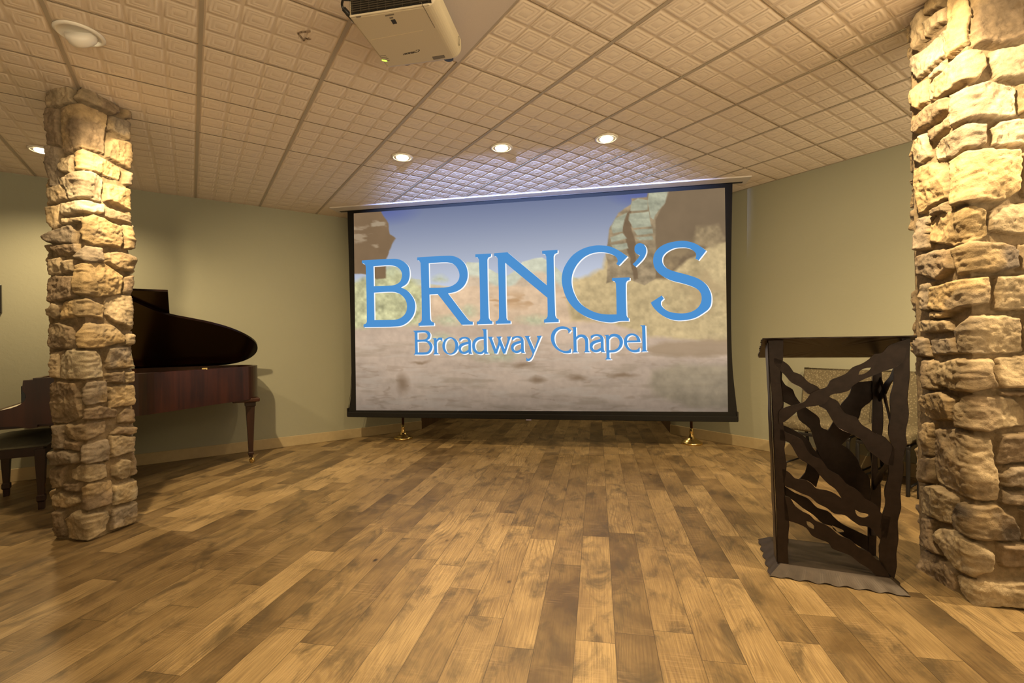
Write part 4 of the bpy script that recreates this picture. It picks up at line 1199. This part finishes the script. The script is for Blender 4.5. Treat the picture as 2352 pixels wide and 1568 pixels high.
# ------------------------------------------------------------------ grand piano
def piano():
    VS = 5.93
    r = empty('grand_piano', uv(-.3, 5.3, 0), 'dark mahogany grand piano with its lid raised, behind the left stone column', 'piano')
    Z0, Z1 = .655, .985
    P3 = lambda z: (lambda p: uv(p[0], p[1], z))
    curve = smooth_poly([(-.92, 4.62), (-.55, 4.62), (-.34, 4.66), (-.16, 4.78), (.0, 4.92), (.16, 5.06), (.33, 5.19), (.47, 5.31), (.555, 5.46), (.575, 5.62), (.54, 5.78), (.46, 5.90), (.35, VS)], 60, 4, False)
    outline = curve + [(-.92, VS)]
    # rim: ring of wall thickness .045
    def inset(pts, d):
        n = len(pts); o = []
        for i in range(n):
            a, b, c = np.array(pts[i - 1]), np.array(pts[i]), np.array(pts[(i + 1) % n])
            t1 = (b - a) / max(1e-9, np.linalg.norm(b - a)); t2 = (c - b) / max(1e-9, np.linalg.norm(c - b))
            n1 = np.array([-t1[1], t1[0]]); n2 = np.array([-t2[1], t2[0]])
            q = n1 + n2; q = q / max(.6, np.linalg.norm(q)); o.append(tuple(b + q * d))
        return o
    inner = inset(outline, .045)
    MB().slab([outline, inner], P3(Z0), (0, 0, Z1 - Z0)).build('rim', M['mahogany'], r, bevel=.004)
    MB().slab([inset(outline, .05)], P3(Z0 + .02), (0, 0, .03)).build('soundboard', M['mahogany'], r)
    MB().slab([inset(outline, .075)], P3(Z1 - .11), (0, 0, .02)).build('iron_plate', M['iron'], r)
    # treble and bass arms: profile along u with the scroll down to the keys
    prof = [(-.90, Z0 - .02), (-.90, .972), (-.968, .972), (-.972, .905)] + [(-.962 - .0 + .0, .885)] + [(-.955, .86), (-.965, .825), (-1.0, .795), (-1.05, .778), (-1.12, .766), (-1.20, .76), (-1.22, .75), (-1.22, .665), (-1.0, .655), (-.95, .635)]
    prof = smooth_poly(prof, 50, 3)
    for v0 in (4.62, VS - .05):
        MB().slab([prof], (lambda vv: (lambda p: uv(p[0], vv, p[1])))(v0), NV * .05).build('arm', M['mahogany'], r, bevel=.003)
    # keybed, key slip, fallboard, keys
    def ubox(u0, u1, v0, v1, z0, z1): return MB().prism([uv(u0, v0)[:2], uv(u1, v0)[:2], uv(u1, v1)[:2], uv(u0, v1)[:2]], z0, z1)
    ubox(-1.20, -.62, 4.66, VS - .04, .635, .685).build('keybed', M['mahogany'], r, bevel=.004)
    ubox(-1.215, -1.19, 4.67, VS - .05, .66, .735).build('key_slip', M['mahogany'], r, bevel=.003)
    ubox(-.99, -.965, 4.67, VS - .05, .735, .93).build('fallboard', M['ebony'], r, bevel=.003)
    k = MB(); w = (VS - .05 - 4.67) / 52
    for i in range(52):
        a = 4.67 + i * w; k.prism([uv(-1.185, a + .0007)[:2], uv(-.99, a + .0007)[:2], uv(-.99, a + w - .0007)[:2], uv(-1.185, a + w - .0007)[:2]], .70, .735)
    struct(k.build('white_keys', M['ivory'], r), 'stuff')
    k = MB()
    for i in range(51):
        if i % 7 in (2, 6): continue
        a = 4.67 + (i + 1) * w; k.prism([uv(-1.13, a - .005)[:2], uv(-.99, a - .005)[:2], uv(-.99, a + .005)[:2], uv(-1.13, a + .005)[:2]], .735, .746)
    struct(k.build('black_keys', M['ebony'], r), 'stuff')
    ubox(-.965, -.92, 4.66, VS - .04, Z0, .972).build('pin_block', M['mahogany'], r, bevel=.003)
    # music desk
    MB().slab([[(4.85, .985), (5.75, .985), (5.75, 1.20), (4.85, 1.20)]], lambda p: uv(-.70 - (p[1] - .985) * .3, p[0], p[1]), NU * .018).build('music_desk', M['mahogany'], r, bevel=.003)
    # lid, hinged along the spine
    TH = math.radians(LIDA)
    def lidp(p, off=0.):
        d = VS - p[1]
        return uv(p[0], VS - d * math.cos(TH) - off * math.sin(TH), Z1 - .006 + d * math.sin(TH) - off * math.cos(TH))
    lidv = np.array(lidp((0, 5), 0)) - np.array(lidp((0, 5), .022))
    lcurve = smooth_poly([(-.46, 4.66), (-.38, 4.72), (-.26, 4.84), (-.14, 4.93), (.0, 4.99), (.16, 5.06), (.32, 5.16), (.46, 5.29), (.555, 5.43), (.585, 5.58), (.55, 5.73), (.46, 5.84), (.32, 5.905), (.12, VS)], 60, 4, False)
    MB().slab([lcurve + [(-.46, VS)]], lambda p: lidp(p, .0), lidv).build('lid', M['lid'], r, bevel=.003)
    MB().slab([[(-.46, 4.60), (FLAPU, 4.60), (FLAPU, VS - .03), (-.46, VS - .03)]], lambda p: np.array(lidp(p, 0)) + lidv * 1.25, lidv * .9).build('folded_front_lid', M['lid'], r, bevel=.003)
    MB().tube([uv(-.50, 4.70, Z1 - .05), lidp((-.44, 4.95), 0)], .011, 8).build('lid_prop', M['mahogany'], r)
    for u in (.05, -.35):
        pass
    c = at_z(457, 846, 1.0)
    q = on_plane(458, 846, uv(0, 5.03, 0), NV)
    ubox(.08, .12, 5.02, 5.045, Z1 - .004, Z1 + .012).build('lid_catch', M['brass'], r)
    # tail block and three tapered legs with casters
    def leg(u, v, zt=.655):
        c = uv(u, v); ax = math.radians(45)
        def ring(w, z): return [(c[0] + w * math.cos(ax + k * math.pi / 2 + math.pi / 4), c[1] + w * math.sin(ax + k * math.pi / 2 + math.pi / 4), z) for k in range(4)]
        lg = MB().loft([ring(.078, zt), ring(.078, zt - .035), ring(.066, zt - .04), ring(.066, zt - .075), ring(.055, zt - .08), ring(.030, .13), ring(.030, .11), ring(.036, .105), ring(.036, .085), ring(.024, .08), ring(.022, .055)]).build('leg', M['benchwood'], r, bevel=.002)
        mm = Matrix.Rotation(math.radians(90), 3, 'X')
        cm = MB().lathe([(.006, -.011), (.024, -.011), (.026, -.006), (.026, .006), (.024, .011), (.006, .011)], 20, (c[0] + .012, c[1], .026), mm)
        cm.tube([(c[0], c[1], .06), (c[0] + .006, c[1] + .016, .03)], .007, 6)
        cm.build('caster', M['brass'], lg, True)
    leg(.49, 5.43); leg(-.80, 4.76); leg(-.80, 5.78)
    ubox(.33, .57, 5.33, 5.53, .625, .665).build('tail_block', M['mahogany'], r, bevel=.01)
    # pedal lyre
    mb = MB()
    for v in (5.18, 5.36): mb.add(*[([*[tuple(x) for x in [uv(-.72, v - .012, .12), uv(-.69, v - .012, .12), uv(-.69, v + .012, .12), uv(-.72, v + .012, .12), uv(-.72, v - .012, .66), uv(-.69, v - .012, .66), uv(-.69, v + .012, .66), uv(-.72, v + .012, .66)]]]), [(3, 2, 1, 0), (4, 5, 6, 7), (0, 1, 5, 4), (1, 2, 6, 5), (2, 3, 7, 6), (3, 0, 4, 7)]])
    mb.prism([uv(-.76, 5.12)[:2], uv(-.65, 5.12)[:2], uv(-.65, 5.42)[:2], uv(-.76, 5.42)[:2]], .07, .14)
    ly = mb.build('pedal_lyre', M['mahogany'], r, bevel=.004)
    for v in (5.19, 5.27, 5.35):
        MB().tube([uv(-.76, v, .10), uv(-.84, v, .085), uv(-.90, v, .075)], [.008, .011, .014], 10).build('pedal', M['brass'], ly, True)


LIDA, FLAPU = 29.0, -.15
piano()


def bench():
    r = empty('piano_bench', uv(-1.13, 5.15, 0), 'dark piano bench with a grey-green padded seat, at the left edge by the stone column', 'bench')
    u0, u1, v0, v1 = -1.28, -.90, 4.83, 5.50
    def ubox(a, b, c, d, z0, z1): return MB().prism([uv(a, c)[:2], uv(b, c)[:2], uv(b, d)[:2], uv(a, d)[:2]], z0, z1)
    ubox(u0 + .01, u1 - .01, v0 + .01, v1 - .01, .40, .475).build('apron', M['benchwood'], r, bevel=.004)
    # domed cushion
    n = 9; rings = []
    vv = []; ff = []
    for i in range(n):
        for j in range(n):
            a = i / (n - 1) * 2 - 1; b = j / (n - 1) * 2 - 1
            k = (1 - a**4) * (1 - b**4)
            vv.append(uv(-1.09 + a * .20, 5.165 + b * .345, .478 + .062 * k**.45))
    for i in range(n - 1):
        for j in range(n - 1): ff.append((i * n + j, (i + 1) * n + j, (i + 1) * n + j + 1, i * n + j + 1))
    cu = MB().add(vv, ff)
    ubox_ = MB().prism([uv(-1.29, 4.82)[:2], uv(-.89, 4.82)[:2], uv(-.89, 5.51)[:2], uv(-1.29, 5.51)[:2]], .47, .484)
    cu.add(ubox_.v, ubox_.f)
    cu.build('cushion', M['cushion'], r, True, 0)
    for (u, v) in ((u0 + .03, v0 + .03), (u1 - .03, v0 + .03), (u1 - .03, v1 - .03), (u0 + .03, v1 - .03)):
        c = uv(u, v)
        def ring(w, z): return [(c[0] + w * math.cos(k * math.pi / 2), c[1] + w * math.sin(k * math.pi / 2), z) for k in range(4)]
        MB().loft([ring(.042, .45), ring(.042, .40), ring(.026, .11), ring(.034, .10), ring(.034, .065), ring(.026, .055), ring(.024, 0)]).build('leg', M['benchwood'], r, bevel=.002)


bench()

# ------------------------------------------------------------------ lectern of wavy steel bands
def lectern():
    A = math.radians(-11.0)
    e1 = np.array([math.cos(A), math.sin(A), 0]); e2 = np.array([-math.sin(A), math.cos(A), 0])
    P1 = np.array([.835, 2.512, 0])
    r = empty('lectern', P1 + e1 * .27 + e2 * .2, 'dark bronze lectern of wavy crossed steel bands beside the right stone column', 'lectern')
    D = .27                                     # distance between front and back lattice
    pf = P1 + e2 * .045; pb = pf + e2 * D
    cz = lambda p: (1700 + p[0] / 2.376, 740 + p[1] / 2.376)
    front = lambda p: on_plane(*cz(p), pf, e2)
    back = lambda p: on_plane(*cz(p), pb, e2)
    th = .006
    def sheet(name, loops, fn, mat=M['bronze'], off=0., par=r):
        L = [smooth_poly(lp, 60, 3) for lp in loops]
        v = -e2 * th
        return MB().slab(L, lambda p: fn(p) + e2 * off, v).build(name, mat, par, bevel=.0012, seg=1)
    # base: flat inner plate with flared scalloped skirt
    w_, d_, fl, hz = .45, .34, .055, .05
    o0 = P1 + e1 * .045 + e2 * .03
    inner = [o0, o0 + e1 * w_, o0 + e1 * w_ + e2 * d_, o0 + e2 * d_]
    MB().prism([p[:2] for p in inner], hz - .012, hz).build('base_plate', M['bronzebase'], r, bevel=.002)
    mb = MB(); ctr = sum(inner) / 4
    for k in range(4):
        a = inner[k] + np.array([0, 0, hz]); b = inner[(k + 1) % 4] + np.array([0, 0, hz])
        t = (b - a) / np.linalg.norm(b - a); nrm = np.array([t[1], -t[0], 0]); n = 56
        top = []; bot = []
        for i in range(n + 1):
            q = i / n; p = a + (b - a) * q; nw = 7 if k % 2 == 0 else 5
            wv = .5 - .5 * math.cos(q * math.pi * 2 * nw); wv = 1 + .20 * (wv - .5) * min(1, 8 * q, 8 * (1 - q))
            lo = p + nrm * fl * wv + t * (fl * (2 * q - 1)); lo[2] = .006 + hz * (1 - wv) * .5
            top.append(p); bot.append(lo)
        up = np.array([0, 0, .006])
        up = np.array([0, 0, -.005])
        nn = len(top); vv = top + bot + [p + up - nrm * .002 for p in top] + [p + up * .9 - nrm * .002 for p in bot]
        ff = []
        for i in range(nn - 1):
            ff += [(i, nn + i, nn + i + 1, i + 1), (2 * nn + i, 2 * nn + i + 1, 3 * nn + i + 1, 3 * nn + i), (nn + i, 3 * nn + i, 3 * nn + i + 1, nn + i + 1)]
        mb.add(vv, ff)
    mb.build('base_skirt', M['bronzebase'], r)
    # posts: angle irons with wavy edges
    Lr = [(232,85),(233,190),(216,260),(232,420),(226,480),(245,640),(240,700),(252,770),(246,830),(238,900),(262,1050),(266,1105),(258,1200),(262,1330)]
    Ll = [(205,1345),(200,1150),(195,1000),(190,800),(185,640),(178,470),(165,330),(152,85)]
    sheet('front_post', [Lr + Ll], front)
    # side flange of that post, running back along the left side
    def flange(ptsz, width0, base_fn, nm, s):
        zz = np.linspace(hz, 1.155, 34); fr = []; bk = []
        for i, z in enumerate(zz):
            p = base_fn(z); w = width0 + .010 * math.sin(z * 19 + s) + .006 * math.sin(z * 41 + s)
            fr.append(p); bk.append(p + e2 * w)
        mbx = MB().loft([[tuple(f), tuple(b), tuple(b + e1 * th), tuple(f + e1 * th)] for f, b in zip(fr, bk)])
        return mbx.build(nm, M['bronze'], r)
    lx0 = front((152, 85)); lx1 = front((205, 1345))
    lineL = lambda z: lx1 + (lx0 - lx1) * ((z - lx1[2]) / (lx0[2] - lx1[2])) - e1 * .004
    flange(None, .075, lineL, 'post_side_flange', 0.4)
    Rr = [(925,85),(922,200),(922,300),(910,420),(918,500),(900,600),(906,660),(886,740),(890,800),(872,930),(876,1010),(858,1080),(861,1180),(850,1260),(852,1330),(836,1395)]
    Rl = [(765,1315),(758,1260),(757,1220),(770,1170),(765,1110),(776,1040),(792,990),(785,920),(808,830),(808,760),(828,690),(806,600),(820,500),(815,420),(835,330),(836,250),(872,150),(880,85)]
    sheet('front_post', [Rr + Rl], front)
    rx0 = front((922, 85)); rx1 = front((836, 1395))
    lineR = lambda z: rx1 + (rx0 - rx1) * ((z - rx1[2]) / (rx0[2] - rx1[2])) - e1 * .012
    flange(None, .07, lineR, 'post_side_flange', 1.7)
    sheet('rear_post', [[(765,200),(772,330),(768,400),(778,480),(775,600),(750,700),(748,780),(766,900),(762,1040),(745,1130),(738,1270),(697,1270),(695,1110),(705,980),(715,880),(715,800),(722,700),(718,600),(722,420),(718,350),(732,200)]], back)
    lb0 = back((232, 200)); lb1 = back((262, 1270))
    sheet('rear_post', [[(172,200),(232,200),(226,330),(236,440),(226,560),(240,680),(236,820),(252,960),(244,1080),(262,1180),(255,1265),(205,1265),(200,1100),(190,900),(180,650),(170,400)]], back)
    # front bands
    sheet('front_band', [[(210,485),(250,460),(300,447),(350,430),(385,385),(430,365),(470,350),(490,315),(540,295),(580,275),(610,245),(660,225),(700,200),(725,175),(770,165),(800,130),(840,112),(905,92),(890,200),(840,245),(780,265),(720,290),(680,305),(640,325),(610,345),(590,370),(540,385),(490,395),(470,430),(430,450),(360,460),(320,475),(290,500),(240,540),(212,552)],
                         [(641,285),(648,265),(675,250),(712,246),(700,262),(672,280)]], front, off=-.008)
    sheet('front_band', [[(186,195),(240,215),(270,240),(290,270),(330,285),(370,325),(420,350),(450,385),(490,410),(530,430),(550,465),(580,500),(630,515),(660,555),(700,580),(740,605),(780,620),(810,650),(838,690),(832,780),(790,770),(760,745),(720,715),(690,690),(660,640),(610,610),(560,590),(530,570),(500,530),(470,480),(430,455),(400,400),(365,388),(330,355),(280,330),(245,290),(215,260),(186,225)]], front)
    sheet('front_band', [[(213,572),(250,600),(300,620),(340,645),(365,695),(400,730),(445,750),(480,800),(540,835),(580,880),(640,915),(680,960),(740,995),(770,1040),(820,1062),(795,1190),(760,1180),(730,1140),(700,1115),(650,1105),(610,1080),(570,1050),(510,1040),(470,1010),(420,985),(380,950),(330,930),(280,905),(240,885),(228,795),(270,820),(300,850),(350,857),(390,880),(415,905),(470,915),(510,930),(552,958),(520,910),(480,880),(440,840),(410,800),(370,770),(320,740),(290,690),(265,655),(216,640)],
                         [(625,1020),(655,1035),(690,1042),(706,1052),(680,1064),(650,1060),(632,1044)]], front, off=.0)
    sheet('front_band', [[(238,945),(270,955),(300,1000),(340,1030),(380,1050),(410,1080),(460,1100),(500,1125),(540,1160),(600,1185),(650,1230),(700,1250),(740,1290),(780,1310),(825,1420),(780,1400),(740,1380),(700,1340),(650,1310),(600,1270),(550,1250),(500,1230),(480,1200),(430,1180),(390,1160),(360,1120),(310,1095),(242,1075)],
                         [(361,1082),(380,1088),(402,1108),(402,1126),(380,1118),(364,1100)]], front)
    # rear bands
    sheet('rear_band', [[(222,300),(245,340),(285,365),(300,400),(330,440),(380,480),(430,520),(440,570),(480,590),(530,650),(590,690),(640,750),(660,800),(705,850),(705,985),(660,950),(600,920),(560,880),(510,840),(470,790),(430,720),(400,640),(380,580),(320,530),(300,470),(250,440),(222,425)]], back)
    sheet('rear_band', [[(722,320),(722,420),(665,470),(650,520),(600,620),(520,700),(450,790),(430,850),(415,900),(370,865),(325,855),(355,820),(370,770),(410,720),(430,650),(480,590),(500,560),(530,500),(550,450),(600,390),(610,330)]], back, off=.008)
    sheet('rear_band', [[(232,560),(300,590),(370,640),(400,690),(445,740),(430,775),(350,700),(290,650),(232,600)]], back)
    sheet('rear_band', [[(238,890),(300,930),(370,960),(420,1010),(480,1030),(520,1070),(560,1100),(620,1130),(700,1168),(700,1250),(650,1220),(600,1190),(540,1150),(500,1110),(450,1095),(400,1050),(340,1010),(290,970),(238,940)],
                        [(500,1106),(530,1118),(560,1132),(566,1142),(535,1142),(510,1128)]], back)
    # bands across the right side
    for (z0, z1, w) in ((1.04, .86, .05), (.70, .95, .045), (.62, .40, .05), (.30, .16, .05)):
        fr = []; bk = []
        for i in range(15):
            q = i / 14; p = lineR(0) * 1.; z = z0 + (z1 - z0) * q
            b = lineR(z) + e2 * (.05 + (D - .06) * q); ww = w * (1 + .25 * math.sin(q * 11))
            fr.append(b - np.array([0, 0, ww / 2])); bk.append(b + np.array([0, 0, ww / 2]))
        MB().loft([[tuple(f), tuple(b), tuple(b - e1 * th), tuple(f - e1 * th)] for f, b in zip(fr, bk)]).build('side_band', M['bronze'], r)
    # sloping top sheet with ragged ends
    fl_ = on_plane(1751, 776, pf - e2 * .03, e2); fr_ = on_plane(2107, 770, pf - e2 * .03, e2)
    bb = pb + e2 * .03
    bl_ = on_plane(1742, 819, bb, e2); br_ = on_plane(2030, 817, bb, e2)
    br_ = bl_ + e1 * (np.dot(fr_ - fl_, e1) - .0)
    n = 40; top = []; 
    def edge(a, b, k, amp, f):
        out = []
        for i in range(k):
            q = i / k; p = a + (b - a) * q; out.append((p, amp * math.sin(q * f)))
        return out
    ring = []
    for p, o in edge(fl_, fr_, 40, .004, 38): ring.append(p + e2 * o)
    for p, o in edge(fr_, br_, 22, .006, 60): ring.append(p + e1 * o)
    for p, o in edge(br_, bl_, 40, .004, 41): ring.append(p + e2 * o)
    for p, o in edge(bl_, fl_, 22, .006, 60): ring.append(p + e1 * o)
    dn = np.array([0, 0, -.006])
    c_ = sum(ring) / len(ring)
    nr = len(ring)
    vv = [tuple(p) for p in ring] + [tuple(p + dn) for p in ring] + [tuple(c_), tuple(c_ + dn)]
    ff = [(i, (i + 1) % nr, 2 * nr) for i in range(nr)] + [(nr + (i + 1) % nr, nr + i, 2 * nr + 1) for i in range(nr)] + [(i, nr + i, nr + (i + 1) % nr, (i + 1) % nr) for i in range(nr)]
    MB().add(vv, ff).build('sloping_top', M['bronze'], r)


lectern()

# ------------------------------------------------------------------ upholstered chairs along the right wall
def chair(va, vb, label):
    """armless waiting-room chair between va (left, far) and vb, its back to the right wall"""
    vm = (va + vb) / 2
    r = empty('waiting_chair', uv(4.55, vm, 0), label, 'chair', 'patterned chairs along the right wall')
    L = va - vb
    def ubox(a, b, c, d, z0, z1): return MB().prism([uv(a, c)[:2], uv(b, c)[:2], uv(b, d)[:2], uv(a, d)[:2]], z0, z1)
    ubox(4.315, 4.79, vb + .004, va - .004, .372, .462).build('seat', M['fabric'], r, True, .028, 4)
    # back: gently leaning slab
    f = [(4.735, .40), (4.80, .40), (4.895, .885), (4.835, .885)]
    MB().slab([f], lambda p: uv(p[0], vb + .006, p[1]), NV * (L - .012)).build('backrest', M['fabric'], r, True, .024, 4)
    ubox(4.325, 4.345, vb + .01, va - .01, .335, .36).build('front_rail', M['tube'], r, bevel=.004)
    for v in (va - .022, vb + .022):
        pts = smooth_poly([uv(4.31, v, 0), uv(4.325, v, .20), uv(4.335, v, .33), uv(4.37, v, .368), uv(4.60, v, .362), uv(4.78, v, .355)], 80, 4, False)
        MB().tube(pts, .0135, 10).build('leg', M['tube'], r, True)
        MB().tube(smooth_poly([uv(4.865, v, 0), uv(4.82, v, .2), uv(4.78, v, .36), uv(4.80, v, .46)], 80, 4, False), .0135, 10).build('leg', M['tube'], r, True)
        MB().tube([uv(4.33, v, .06), uv(4.85, v, .06)], .008, 8).build('side_stretcher', M['tube'], r, True)


chair(2.075, 1.525, 'leaf-patterned chair against the right wall, farthest from the stone column')
chair(1.505, 1.145, 'leaf-patterned chair behind the right side of the lectern, second along the wall')
chair(1.125, .60, 'leaf-patterned chair half hidden behind the right stone column')

# ------------------------------------------------------------------ edge of a dark frame on the left wall
def wall_frame():
    r = empty('wall_frame', uv(-1.75, VL - .02, 1.52), 'dark framed panel on the left wall, cut off by the left edge', 'frame')
    a = MB(); u0, u1, z0, z1 = -2.25, -1.385, 1.52, 1.772
    MB().prism([uv(u0, VL)[:2], uv(u1, VL)[:2], uv(u1, VL - .028)[:2], uv(u0, VL - .028)[:2]], z0, z1).build('frame', M['ebony'], r, bevel=.003)
    MB().prism([uv(u0 + .05, VL - .026)[:2], uv(u1 - .05, VL - .026)[:2], uv(u1 - .05, VL - .031)[:2], uv(u0 + .05, VL - .031)[:2]], z0 + .05, z1 - .05).build('panel', M['mahogany'], r)


wall_frame()
